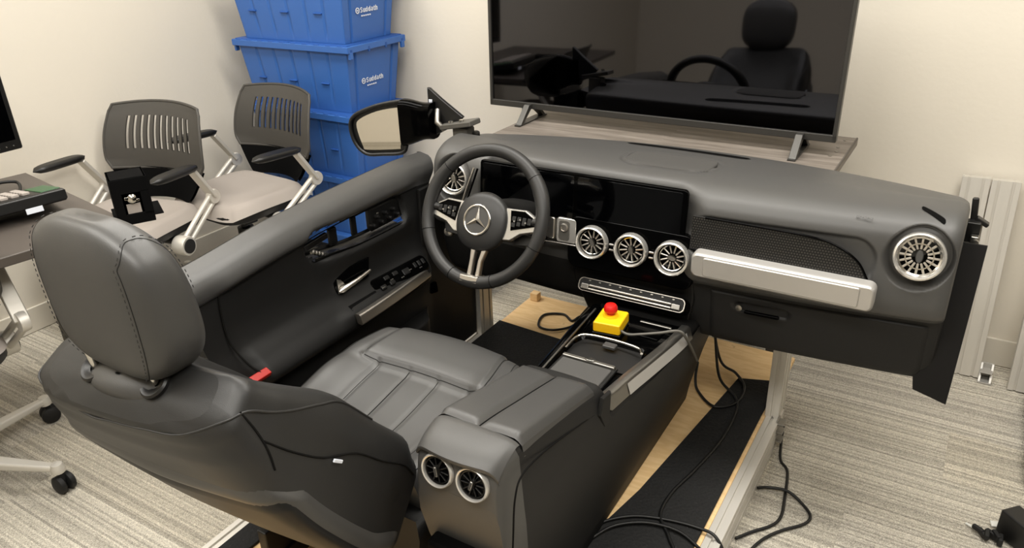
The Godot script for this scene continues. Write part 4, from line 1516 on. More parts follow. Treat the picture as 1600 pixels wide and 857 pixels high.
func make_console() -> void:
	var t := thing("centre_console", "dark grey car centre console with padded armrest, open gloss tray and two rear vents", "console", V(CX, 0.10, -1.35))
	var rows := []
	var zz := [-1.95, -1.85, -1.75, -1.65, -1.55, -1.45, -1.35, -1.29, -1.26, -1.245, -1.24, -1.235, -1.23, -1.225, -1.22, -1.21, -1.195, -1.17, -1.12, -1.06, -1.0, -0.95, -0.91, -0.89, -0.878, -0.866, -0.857, -0.848, -0.843, -0.838, -0.834, -0.831, -0.828, -0.826]
	for z in zz:
		rows.append(con_section(z))
	# the rear face leans back towards its foot
	for i in rows.size():
		var row: PackedVector3Array = rows[i]
		for k in row.size():
			var p := row[k]
			var f := ss(-1.0, -0.83, p.z)
			p.z += f * tab([[0.1, -0.11], [0.3, -0.055], [0.46, -0.012], [0.55, 0.0], [0.66, -0.0]], p.y)
			row[k] = p
		rows[i] = row
	var cut := 23
	obj("console_body", mk().grid(rows.slice(0, cut + 1), true, V(CX, 0.35, -1.3), true, true, false), mats["dash_dark"], t)
	obj("rear_cap", mk().grid(rows.slice(cut), true, V(CX, 0.35, -0.9), true, false, false), mats["dash_skin"], t)
	var last: PackedVector3Array = rows[-1]
	var rf := []
	for k in 12:
		var row := PackedVector3Array()
		for j in 17:
			row.append(last[k].lerp(last[last.size() - 1 - k], j / 16.0))
		rf.append(row)
	obj("rear_face", mk().grid(rf, false, V(0, 0, 1)), mats["dash_skin"], t)
	# armrest lids, split down the middle, standing proud of the body
	for s in [-1, 1]:
		var lid := []
		for i in 29:
			var f := i / 28.0
			var z := lerpf(-0.905, -1.196, f)
			var sec := con_section(z)
			var top := sec[12].y
			var ht := sec[7].x - CX
			var row := PackedVector3Array()
			var inner := 0.0016
			var outer := ht + 0.004
			for j in 13:
				var u := j / 12.0
				var e := minf(minf(u, 1.0 - u) * (outer - inner), minf(f, 1.0 - f) * 0.29)
				row.append(V(CX + s * lerpf(inner, outer, u), top + 0.002 + 0.008 * sqrt(ss(0.0, 0.012, e)) + 0.003 * sin(u * PI * 0.8) - 0.010 * ss(0.86, 1.0, u), z))
			lid.append(row)
		var b := mk()
		b.grid(lid, false, Vector3.UP)
		var skirt := []
		for i in 29:
			skirt.append(PackedVector3Array([lid[i][12], lid[i][12] - V(-s * 0.004, 0.022, 0)]))
		b.grid(skirt, false, V(s, 0, 0))
		obj("armrest_lid", b, mats["leather"], t)
	# padded rear hood above the vents
	var hood := []
	for i in 15:
		var f := i / 14.0
		var row := PackedVector3Array()
		for j in 25:
			var u := -1.0 + 2.0 * j / 24.0
			var y := 0.672 - 0.003 * u * u - 0.014 * f * f - 0.020 * pow(absf(u), 9.0) * (0.4 + 0.6 * f)
			row.append(V(CX + u * 0.087, y + 0.006 * (1.0 - pow(f, 6.0)) - 0.004 * (1.0 - ss(0.0, 0.12, f)), -0.902 + 0.086 * f * (1.0 - 0.18 * u * u)))
		hood.append(row)
	var lip := []
	for j in 25:
		var p: Vector3 = hood[14][j]
		lip.append(PackedVector3Array([p, p + V(0, -0.005, 0.0005), p + V(0, -0.010, -0.003), p + V(0, -0.013, -0.020)]))
	var hb := mk()
	hb.grid(hood, false, Vector3.UP)
	hb.grid(lip, false, V(0, 0, 1))
	obj("rear_hood", hb, mats["dash_skin"], t)
	obj("rear_shelf", mk().box(V(CX, 0.425, -0.835), V(0.14, 0.045, 0.05), 0.008), mats["black_hole"], t)
	obj("shelf_lip", mk().box(V(CX, 0.404, -0.816), V(0.15, 0.012, 0.03), 0.004), mats["gloss_black"], t)
	vent(t, "rear_vent", V(CX - 0.037, 0.613, -0.828), V(0.0, 0.16, 1), 0.0335, 2, 0.25)
	vent(t, "rear_vent", V(CX + 0.037, 0.613, -0.828), V(0.0, 0.16, 1), 0.0335, 2, -0.25)

	# cross piece in front of the armrest, side rails, tray
	obj("armrest_bridge", mk().box(V(CX, 0.560, -1.224), V(0.176, 0.036, 0.030), 0.008), mats["trim_black"], t)
	for s in [-1, 1]:
		obj("bridge_leg", mk().prism(PackedVector2Array([Vector2(-1.24, 0.58), Vector2(-1.20, 0.585), Vector2(-1.185, 0.55), Vector2(-1.21, 0.505), Vector2(-1.235, 0.50)]), -0.004, 0.006, 0.003, Transform3D(Basis(V(0, 0, 1), V(0, 1, 0), V(s, 0, 0)), V(CX + s * 0.103, 0, 0))), mats["trim_black"], t)
		var rl := []
		for i in 25:
			var f := i / 24.0
			var z := lerpf(-1.238, -1.66, f)
			var sec := con_section(z)
			var ht := tab([[-1.95, 0.125], [-1.62, 0.130], [-1.25, 0.094]], z)
			var top := sec[12].y
			rl.append(PackedVector3Array([V(CX + s * (ht - 0.020), top + 0.004, z), V(CX + s * (ht - 0.018), top + 0.012, z), V(CX + s * (ht - 0.002), top + 0.013, z), V(CX + s * (ht + 0.005), top + 0.009, z), V(CX + s * (ht + 0.013), top - 0.020, z), V(CX + s * (ht + 0.010), top - 0.024, z)]))
		obj("side_rail", mk().grid(rl, false, V(s, 0.6, 0)), mats["steel"] if s > 0 else mats["gloss_black"], t)
		if s > 0:
			var il := []
			for i in 25:
				var f := i / 24.0
				var z := lerpf(-1.33, -1.63, f)
				var p: Vector3 = con_section(z)[12]
				var ht := tab([[-1.95, 0.125], [-1.62, 0.130], [-1.25, 0.094]], z)
				il.append(PackedVector3Array([V(CX + ht + 0.0068, p.y + 0.008, z), V(CX + ht + 0.0150, p.y - 0.019, z)]))
			obj("rail_inlay", mk().grid(il, false, V(1, 0.3, 0)), mats["brushed"], t)
		else:
			obj("rail_edge", mk().tube(PackedVector3Array([V(CX - 0.078, 0.556, -1.245), V(CX - 0.110, 0.540, -1.62)]), 0.003, 8), mats["steel"], t)
	var tray := []
	for i in 21:
		var f := i / 20.0
		var z := lerpf(-1.242, -1.66, f)
		var ht := tab([[-1.95, 0.125], [-1.62, 0.130], [-1.25, 0.094]], z) - 0.016
		var y := con_section(z)[12].y + 0.005
		var row := PackedVector3Array()
		for j in 25:
			var u := -1.0 + 2.0 * j / 24.0
			var d := 0.0
			d = 0.040 * (1.0 - ss(-0.004, 0.006, sd_rr(Vector2(u * ht, z), Vector2(0, -1.425), Vector2(0.082, 0.052), 0.02)))
			row.append(V(CX + u * ht, y - d, z))
		tray.append(row)
	obj("tray", mk().grid(tray, false, Vector3.UP), mats["gloss_black"], t)
	obj("cup_rim", mk().tube(spline([V(CX - 0.085, 0.545, -1.40), V(CX - 0.082, 0.549, -1.452), V(CX - 0.06, 0.551, -1.472), V(CX, 0.551, -1.478), V(CX + 0.07, 0.551, -1.472), V(CX + 0.088, 0.549, -1.455)], 6), 0.0036, 8), mats["chrome"], t)
	var pad := obj("tray_cover", mk().box(V(CX - 0.004, 0.549, -1.305), V(0.128, 0.010, 0.098), 0.004), mats["dash_skin"], t)
	obj("cover_edge", mk().box(V(CX - 0.004, 0.551, -1.362), V(0.134, 0.012, 0.012), 0.003), mats["steel"], pad)
	obj("cover_frame", mk().box(V(CX - 0.004, 0.546, -1.312), V(0.142, 0.008, 0.120), 0.003), mats["plastic_black"], pad)
	obj("cover_latch", mk().prism(ellipse(0.014, 0.007, 16), 0.0, 0.004, 0.001, frame(V(CX + 0.0, 0.556, -1.362), Vector3.UP, V(0, 0, -1))), mats["chrome"], pad)
	obj("cup_divider", mk().box(V(CX + 0.004, 0.542, -1.462), V(0.034, 0.010, 0.022), 0.003), mats["plastic_grey"], t)
	obj("socket", mk().lathe([Vector2(0.008, -0.003), Vector2(0.008, 0.003), Vector2(0.005, 0.004), Vector2(0, 0.002)], 16, Transform3D(Basis.IDENTITY, V(CX + 0.008, 0.509, -1.428))), mats["steel"], t)
	obj("touch_pad", mk().box(V(CX + 0.03, 0.531, -1.585), V(0.12, 0.008, 0.06), 0.004), mats["gloss_black"], t)
	obj("pad_edge", mk().box(V(CX + 0.058, 0.535, -1.622), V(0.085, 0.006, 0.008), 0.002), mats["steel"], t)
	# line where the side panel meets the rear cap and the armrest
	obj("side_seam", mk().tube(spline([V(CX + 0.100, 0.42, -0.842), V(CX + 0.105, 0.51, -0.842), V(CX + 0.107, 0.595, -0.850), V(CX + 0.104, 0.622, -0.885), V(CX + 0.100, 0.606, -0.985), V(CX + 0.099, 0.570, -1.126), V(CX + 0.100, 0.553, -1.19)], 8), 0.0018, 5), mats["seam"], t)
	org = Vector3.ZERO

	# emergency stop lying on the console
	var es := thing("emergency_stop", "small yellow emergency stop box with red mushroom button on the console tray", "stop button", V(-0.683, 0.539, -1.553))
	var R := Basis(Vector3.UP, 0.12)
	var Y := mk()
	Y.box(V(-0.683, 0.555, -1.553), V(0.070, 0.029, 0.082), 0.004, R)
	Y.lathe([Vector2(0.020, 0.0), Vector2(0.018, 0.006), Vector2(0, 0.006)], 28, Transform3D(R, V(-0.686, 0.569, -1.556)))
	obj("housing", Y, mats["yellow"], es)
	obj("button", mk().lathe([Vector2(0.010, 0.0), Vector2(0.010, 0.008), Vector2(0.0165, 0.010), Vector2(0.0175, 0.014), Vector2(0.0165, 0.022), Vector2(0.013, 0.027), Vector2(0, 0.029)], 28, Transform3D(R, V(-0.686, 0.574, -1.556))), mats["red"], es)
	obj("base_plate", mk().box(V(-0.683, 0.5395, -1.553), V(0.072, 0.003, 0.084), 0.001, R), mats["plastic_black"], es)
	org = Vector3.ZERO

# ------------------------------------------------------------------ slotted aluminium profile along a line
func profile_bar(b: MB, a: Vector3, c: Vector3, w: float, h: float, side: Vector3, slots_w := 1, slots_h := 1) -> void:
	var z := (c - a).normalized()
	var x := (side - z * side.dot(z)).normalized()
	var X := Transform3D(Basis(x, z.cross(x), z), a)
	var g := 0.004
	var d := 0.006
	var poly := PackedVector2Array()
	# walk round the outline, cutting a groove in the middle of every 40 mm
	var corners := [Vector2(-w / 2, -h / 2), Vector2(w / 2, -h / 2), Vector2(w / 2, h / 2), Vector2(-w / 2, h / 2)]
	for e in 4:
		var p: Vector2 = corners[e]
		var q: Vector2 = corners[(e + 1) % 4]
		var n: int = slots_w if e % 2 == 0 else slots_h
		var t := (q - p).normalized()
		var inw := Vector2(-t.y, t.x)
		poly.append(p + t * 0.001)
		for k in n:
			var m := p.lerp(q, (k + 0.5) / n)
			poly.append(m - t * g)
			poly.append(m - t * g + inw * d)
			poly.append(m + t * g + inw * d)
			poly.append(m + t * g)
		poly.append(q - t * 0.001)
	b.prism(poly, 0.0, a.distance_to(c), 0.0, X)

func make_platform() -> void:
	var t := thing("simulator_platform", "low plywood platform framed with slotted aluminium profile that carries the car seat and dashboard", "platform", V(-0.87, 0.0, -1.4))
	obj("plywood_deck", mk().box(V(-0.872, 0.089, -1.36), V(1.022, 0.018, 2.02), 0.003), mats["plywood"], t)
	for x in [-1.403, -0.341]:
		var r := mk()
		profile_bar(r, V(x, 0.050, -2.05), V(x, 0.050, -0.33), 0.04, 0.10, V(1, 0, 0), 1, 2)
		obj("side_rail", r, mats["alu"], t)
	for z in [-2.36, -1.35, -0.36]:
		var r := mk()
		profile_bar(r, V(-1.382, 0.038, z), V(-0.372, 0.038, z), 0.04, 0.076, V(0, 0, 1), 1, 2)
		obj("cross_rail", r, mats["alu"], t)
	for x in [-1.405, -0.345]:
		var r := mk()
		profile_bar(r, V(x, 0.100, -2.03), V(x, 0.66, -2.03), 0.04, 0.08, V(1, 0, 0), 1, 2)
		obj("front_post", r, mats["alu"], t)
		var q := mk()
		for k in 3:
			q.box(V(x + (0.030 if x > -1 else -0.030), 0.035 + 0.030 * k, -1.985 + 0.0 * k), V(0.022, 0.006, 0.036), 0.001)
		q.box(V(x + (0.022 if x > -1 else -0.022), 0.062, -1.985), V(0.005, 0.090, 0.036), 0.001)
		obj("angle_bracket", q, mats["steel"], t)
	var tb := mk()
	profile_bar(tb, V(-1.425, 0.60, -1.955), V(-0.325, 0.60, -1.955), 0.04, 0.04, V(0, 0, 1))
	obj("top_beam", tb, mats["alu"], t)
	obj("footrest_block", mk().box(V(-1.350, 0.115, -2.325), V(0.034, 0.034, 0.032), 0.003), mats["plywood"], t)
	org = V(-0.50, 0.098, -1.6)
	tag(obj("rubber_mat", mk().prism(PackedVector2Array([Vector2(-0.372, 2.185), Vector2(-0.490, 2.143), Vector2(-0.563, 1.50), Vector2(-0.640, 1.10), Vector2(-0.70, 0.62), Vector2(-0.372, 0.62)]), 0.1005, 0.1065, 0.001, Transform3D(Basis(V(1, 0, 0), V(0, 0, -1), V(0, 1, 0)), Vector3.ZERO)), mats["mat_rubber"]), "long black speckled rubber mat beside the console on the plywood platform", "mat")
	org = V(-1.2, 0.098, -1.6)
	tag(obj("rubber_mat", mk().prism(PackedVector2Array([Vector2(-1.380, 2.105), Vector2(-0.82, 2.07), Vector2(-0.80, 1.42), Vector2(-1.30, 1.42), Vector2(-1.315, 0.62), Vector2(-1.380, 0.62)]), 0.1005, 0.1065, 0.001, Transform3D(Basis(V(1, 0, 0), V(0, 0, -1), V(0, 1, 0)), Vector3.ZERO)), mats["mat_rubber"]), "black rubber mat in the driver's footwell, running back along the platform's left edge", "mat")
	org = Vector3.ZERO

func make_mirror() -> void:
	var P := V(-1.64, 0.870, -1.85)
	var X := frame(P, V(0.28, 0.05, 0.96))
	var t := thing("wing_mirror", "black car wing mirror with bare triangular mount on a grey bracket", "mirror", V(-1.40, 0.80, -1.9))
	var out := spline2([Vector2(-0.107, 0.005), Vector2(-0.088, 0.042), Vector2(-0.017, 0.073), Vector2(0.058, 0.090), Vector2(0.094, 0.088), Vector2(0.098, 0.03), Vector2(0.088, -0.045), Vector2(0.070, -0.074), Vector2(0.0, -0.082), Vector2(-0.058, -0.083), Vector2(-0.094, -0.050)], 4, true)
	var rows := []
	for i in 13:
		var f := i / 12.0
		var row := PackedVector3Array()
		var s := 1.0 if i < 2 else cos((f - 0.08) / 0.92 * PI * 0.47)
		for p in out:
			row.append(X * V(p.x * s + 0.012 * f, p.y * s + 0.004 * f, 0.004 - 0.095 * f))
		rows.append(row)
	obj("housing", mk().grid(rows, true, X * V(0, 0, -0.03), true, false, true), mats["gloss_black"], t)
	var lip := mk()
	var ring := []
	for p in out:
		ring.append(X * V(p.x, p.y, 0.004))
	lip.tube(PackedVector3Array(ring), 0.006, 10, true)
	var inn := PackedVector2Array()
	for p in out:
		inn.append(p * 0.985)
	lip.prism(inn, -0.012, -0.004, 0.001, X)
	obj("housing_lip", lip, mats["plastic_black"], t)
	var gl := spline2([Vector2(-0.087, 0.003), Vector2(-0.074, 0.030), Vector2(-0.010, 0.058), Vector2(0.064, 0.072), Vector2(0.074, 0.066), Vector2(0.072, 0.0), Vector2(0.064, -0.056), Vector2(0.054, -0.064), Vector2(-0.055, -0.071), Vector2(-0.070, -0.060)], 4, true)
	obj("mirror_glass", mk().prism(gl, -0.004, 0.000, 0.0008, X), mats["mirror"], t)
	# arm and triangular mount
	var arm := []
	for i in 9:
		var f := i / 8.0
		var o := V(lerpf(-1.56, -1.448, f), lerpf(0.895, 0.910, f), lerpf(-1.875, -1.885, f))
		var row := PackedVector3Array()
		for q in rrect(0.060 - 0.010 * sin(f * PI), lerpf(0.150, 0.115, ss(0.0, 0.8, f)), 0.022, 4):
			row.append(o + V(0, q.y, q.x))
		arm.append(row)
	obj("mirror_arm", mk().grid(arm, true, V(-1.5, 0.895, -1.875), true, true, true), mats["gloss_black"], t)
	var sx := frame(V(-1.43, 0.93, -1.90), V(0.12, 0.06, 1))
	obj("mount_plate", mk().prism(PackedVector2Array([Vector2(-0.047, 0.078), Vector2(-0.038, 0.078), Vector2(0.004, 0.046), Vector2(0.078, -0.004), Vector2(0.060, -0.022), Vector2(0.034, -0.040), Vector2(-0.028, -0.072), Vector2(-0.044, -0.062)]), -0.010, 0.004, 0.003, sx), mats["plastic_black"], t)
	obj("mount_label", mk().box(sx * V(-0.034, 0.018, 0.006), V(0.012, 0.050, 0.002), 0.0006, sx.basis), mats["label_white"], t)
	obj("mount_post", mk().tube(PackedVector3Array([sx * V(-0.012, 0.012, 0.004), sx * V(-0.002, -0.022, 0.026), V(-1.41, 0.885, -1.885)]), 0.010, 10), mats["steel"], t)
	var bk := mk()
	bk.box(V(-1.362, 0.905, -1.900), V(0.120, 0.016, 0.060), 0.003, Basis(Vector3.BACK, 0.20))
	bk.box(V(-1.358, 0.815, -1.912), V(0.056, 0.16, 0.045), 0.004)
	obj("bracket", bk, mats["alu_dark"], t)
	var bo := mk()
	for x in [-1.385, -1.345]:
		bo.lathe([Vector2(0.008, 0), Vector2(0.008, 0.006), Vector2(0, 0.007)], 12, Transform3D(Basis.IDENTITY, V(x, 0.906 + (x + 1.362) * 0.2 + 0.009, -1.885)))
	obj("bracket_bolts", bo, mats["chrome"], t)
	var cp := mk()
	cp.lathe([Vector2(0.010, 0), Vector2(0.013, 0.012), Vector2(0.012, 0.02), Vector2(0, 0.022)], 14, yframe(V(-1.325, 0.858, -1.93), V(0.2, 1, 0.2)))
	obj("end_plug", cp, mats["plastic_black"], t)
	org = Vector3.ZERO

func make_tv() -> void:
	var tb := thing("workbench", "grey-brown laminate table behind the dashboard carrying the television", "table", V(-0.87, 0.0, -2.37))
	obj("table_top", mk().box(V(-0.872, 0.785, -2.375), V(1.118, 0.025, 0.53), 0.004), mats["laminate"], tb)
	obj("top_edge", mk().box(V(-0.316, 0.785, -2.375), V(0.006, 0.027, 0.532), 0.002), mats["desk_top"], tb)
	for x in [-1.02, -0.455]:
		for z in [-2.60, -2.44]:
			obj("leg", mk().box(V(x, 0.39, z), V(0.035, 0.77, 0.035), 0.003), mats["alu_dark"], tb)
	var sc := mk()
	for p in [[-0.345, -2.59], [-0.350, -2.50], [-0.345, -2.45], [-0.355, -2.40]]:
		sc.lathe([Vector2(0.005, -0.001), Vector2(0.005, 0.001), Vector2(0, 0.002)], 10, Transform3D(Basis.IDENTITY, V(p[0], 0.798, p[1])))
	obj("screw_heads", sc, mats["steel"], tb)
	org = Vector3.ZERO

	var c := V(-0.954, 0.842, -2.40)
	var t := thing("television", "large black flat television on two splayed feet behind the dashboard", "television", c)
	var tilt := Transform3D(Basis(Vector3.RIGHT, deg_to_rad(-1.5)), c)
	var w := 1.222
	var h := 0.705
	# frame: four mitred bars round the glass
	var fr := mk()
	fr.box(tilt * V(0, 0.011, 0), V(w, 0.022, 0.030), 0.002, tilt.basis)
	fr.box(tilt * V(0, h - 0.006, 0), V(w, 0.012, 0.030), 0.002, tilt.basis)
	for s in [-1, 1]:
		fr.box(tilt * V(s * (w * 0.5 - 0.006), h * 0.5, 0), V(0.012, h, 0.030), 0.002, tilt.basis)
	obj("frame", fr, mats["tv_frame"], t)
	obj("screen", mk().box(tilt * V(0, h * 0.5 + 0.005, -0.002), V(w - 0.022, h - 0.03, 0.020), 0.001, tilt.basis), mats["tv_screen"], t)
	obj("rear_case", mk().box(tilt * V(0, h * 0.42, -0.035), V(w * 0.8, h * 0.6, 0.05), 0.015, tilt.basis), mats["plastic_black"], t)
	for x in [-1.395, -0.445]:
		var f := mk()
		f.prism(PackedVector2Array([Vector2(-0.095, 0.0), Vector2(-0.075, 0.0), Vector2(-0.012, 0.046), Vector2(0.012, 0.046), Vector2(0.075, 0.0), Vector2(0.095, 0.0), Vector2(0.030, 0.062), Vector2(-0.030, 0.062)]), -0.011, 0.011, 0.002, Transform3D(Basis(V(0, 0, -1), V(0, 1, 0), V(1, 0, 0)), V(x, 0.7995, -2.395)))
		f.box(V(x, 0.8005, -2.395), V(0.024, 0.005, 0.20), 0.001)
		obj("stand_foot", f, mats["tv_frame"], t)
	org = Vector3.ZERO
	org = V(-1.45, 0.80, -2.36)
	tag(obj("television_cable", mk().tube(spline([V(-1.438, 0.80, -2.44), V(-1.445, 0.825, -2.42), V(-1.425, 0.87, -2.43), V(-1.40, 0.90, -2.445)], 6), 0.003, 6), mats["cable"]), "thin black cable hanging from the television's lower left corner", "cable")
	org = Vector3.ZERO

# ------------------------------------------------------------------ leaning lengths of profile and odds and ends on the right
func make_right_side() -> void:
	var specs := [[0.041, 0.0, "left one of three tall aluminium profiles standing against the back wall, partly behind the dashboard"], [0.124, 0.002, "middle one of three tall aluminium profiles standing against the back wall"], [0.290, 0.030, "right one of three tall aluminium profiles standing against the back wall, cut by the frame"]]
	for s in specs:
		org = V(s[0] + 0.03, 0, -2.70)
		var b := mk()
		profile_bar(b, V(s[0] + 0.020, 0.003, -2.705 + s[1]), V(s[0], 0.677, -2.778 + s[1] * 0.5), 0.08, 0.04, V(1, 0, 0), 2, 1)
		tag(obj("aluminium_profile", b, mats["alu"]), s[2], "profile", "profiles leaning on the back wall")
	var t := thing("corner_bracket", "small steel corner bracket on the carpet at the foot of the leaning profiles", "bracket", V(0.20, 0, -2.69))
	obj("bracket_plate", mk().box(V(0.203, 0.003, -2.69), V(0.04, 0.006, 0.06), 0.001), mats["silver"], t)
	var q := mk()
	q.box(V(0.203, 0.030, -2.715), V(0.04, 0.052, 0.006), 0.001)
	for k in 2:
		q.prism(PackedVector2Array([Vector2(0, 0), Vector2(0.05, 0), Vector2(0, 0.05)]), -0.003, 0.003, 0.0, Transform3D(Basis(V(0, 0, 1), V(0, 1, 0), V(-1, 0, 0)), V(0.187 + 0.032 * k, 0.005, -2.713)))
	q.box(V(0.203, 0.036, -2.692), V(0.036, 0.004, 0.040), 0.001)
	obj("bracket_rib", q, mats["silver"], t)
	org = Vector3.ZERO

	var cs := thing("equipment_case", "low black case lying on the carpet at the right edge of the picture", "case", V(0.46, 0, -2.38))
	obj("case_shell", mk().box(V(0.465, 0.040, -2.38), V(0.29, 0.080, 0.50), 0.012), mats["plastic_black"], cs)
	obj("case_lid_line", mk().box(V(0.465, 0.052, -2.38), V(0.294, 0.006, 0.504), 0.002), mats["rubber"], cs)
	for z in [-2.52, -2.24]:
		obj("case_latch", mk().box(V(0.317, 0.050, z), V(0.008, 0.030, 0.036), 0.002), mats["rubber"], cs)
	org = Vector3.ZERO

	var k := thing("clamp_block", "black block with a ridged clamp lying on the carpet in the lower right corner", "clamp", V(0.31, 0, -1.87))
	var R := Basis(Vector3.UP, -0.75)
	obj("block", mk().box(V(0.320, 0.042, -1.885), V(0.125, 0.080, 0.060), 0.006, R), mats["plastic_black"], k)
	var cl := mk()
	for i in 6:
		cl.box(V(0.268 - 0.010 * i, 0.014 + 0.004 * (i % 2), -1.868 - 0.006 * (i % 3)), V(0.012, 0.024 - 0.002 * i, 0.030), 0.003, Basis(Vector3.UP, 0.5 * (i % 3)))
	obj("clamp_jaw", cl, mats["rubber"], k)
	org = V(0.2, 0, -1.88)
	tag(obj("cable_tie", mk().tube(spline([V(0.192, 0.004, -1.905), V(0.212, 0.006, -1.893), V(0.232, 0.008, -1.885)], 5), 0.0035, 6), mats["white_plastic"]), "short white cable tie on the carpet beside the black clamp", "cable tie")
	org = V(0.27, 0, -1.93)
	tag(obj("paper_scrap", mk().box(V(0.270, 0.010, -1.935), V(0.050, 0.004, 0.018), 0.001, Basis(Vector3.UP, 0.3) * Basis(Vector3.RIGHT, 0.2)), mats["white_plastic"]), "white scrap sticking out behind the black clamp block", "scrap")
	org = Vector3.ZERO

func cable(label: String, pts: Array, r: float, called := "cable") -> void:
	var lo: Vector3 = pts[0]
	for p in pts:
		if p.y < lo.y:
			lo = p
	org = V(pts[0].x, lo.y - r, pts[0].z)
	tag(obj(called, mk().tube(spline(pts, 8), r, 8), mats["cable"]), label, "cable")
	org = Vector3.ZERO

func make_cables() -> void:
	var y := 0.1112
	cable("black cable looping out from under the dashboard onto the plywood beside the mat", [V(-0.60, 0.30, -2.16), V(-0.565, 0.125, -2.19), V(-0.501, 0.1155, -2.152), V(-0.455, y, -2.09), V(-0.454, y, -1.995), V(-0.508, y, -1.946), V(-0.575, y, -2.00), V(-0.605, 0.1145, -2.06), V(-0.62, 0.14, -2.12)], 0.0045)
	cable("long black cable running down the speckled mat beside the console", [V(-0.58, 0.24, -2.15), V(-0.540, 0.12, -2.10), V(-0.467, y, -2.027), V(-0.440, y, -1.946), V(-0.439, y, -1.789), V(-0.461, y, -1.635), V(-0.483, y, -1.522), V(-0.479, y, -1.431), V(-0.433, y, -1.369), V(-0.398, y, -1.30), V(-0.40, y, -1.1)], 0.0045)
	cable("black cable crossing the rear of the speckled mat and over the platform's edge", [V(-0.609, y, -1.289), V(-0.591, y, -1.342), V(-0.536, y, -1.394), V(-0.462, y, -1.422), V(-0.384, y, -1.434), V(-0.335, 0.108, -1.428), V(-0.295, 0.06, -1.405), V(-0.27, 0.012, -1.37), V(-0.25, 0.006, -1.30)], 0.0042)
	cable("second black cable crossing the rear of the mat, slightly behind the first", [V(-0.597, y, -1.270), V(-0.564, 0.1145, -1.335), V(-0.501, 0.1155, -1.383), V(-0.424, 0.1155, -1.396), V(-0.365, y, -1.375), V(-0.338, 0.108, -1.35), V(-0.305, 0.05, -1.30), V(-0.29, 0.006, -1.2)], 0.0042)
	cable("black cable curving on the carpet from the foot of the right aluminium post", [V(-0.312, 0.06, -2.02), V(-0.306, 0.010, -1.99), V(-0.290, 0.006, -1.924), V(-0.261, 0.006, -1.882), V(-0.241, 0.006, -1.765), V(-0.233, 0.006, -1.691), V(-0.247, 0.006, -1.645), V(-0.285, 0.006, -1.598), V(-0.315, 0.006, -1.554)], 0.0042)
	cable("black cable making a wide bow on the carpet right of the platform", [V(-0.316, 0.012, -1.766), V(-0.292, 0.008, -1.787), V(-0.240, 0.0145, -1.790), V(-0.191, 0.006, -1.765), V(-0.165, 0.006, -1.729), V(-0.175, 0.006, -1.691), V(-0.220, 0.006, -1.639), V(-0.255, 0.006, -1.581), V(-0.280, 0.006, -1.50)], 0.0042)
	cable("black cable bent into an angular loop on the plywood under the dashboard", [V(-1.05, 0.30, -2.20), V(-1.10, 0.12, -2.30), V(-1.130, 0.104, -2.27), V(-1.141, 0.104, -2.231), V(-1.192, 0.104, -2.261), V(-1.254, 0.104, -2.222), V(-1.230, 0.104, -2.139), V(-1.166, 0.108, -2.130), V(-1.119, 0.104, -2.199), V(-1.128, 0.104, -2.29), V(-1.06, 0.2, -2.26)], 0.0045)
	org = V(-0.55, 0.55, -1.55)
	tag(obj("cable", mk().tube(spline([V(-0.652, 0.552, -1.530), V(-0.625, 0.548, -1.525), V(-0.599, 0.548, -1.539), V(-0.559, 0.552, -1.560), V(-0.515, 0.560, -1.578), V(-0.500, 0.53, -1.60), V(-0.505, 0.40, -1.72)], 8), 0.0036, 8), mats["alu_dark"]), "thin grey cable leading from the yellow stop box over the console's side", "cable")
	org = Vector3.ZERO

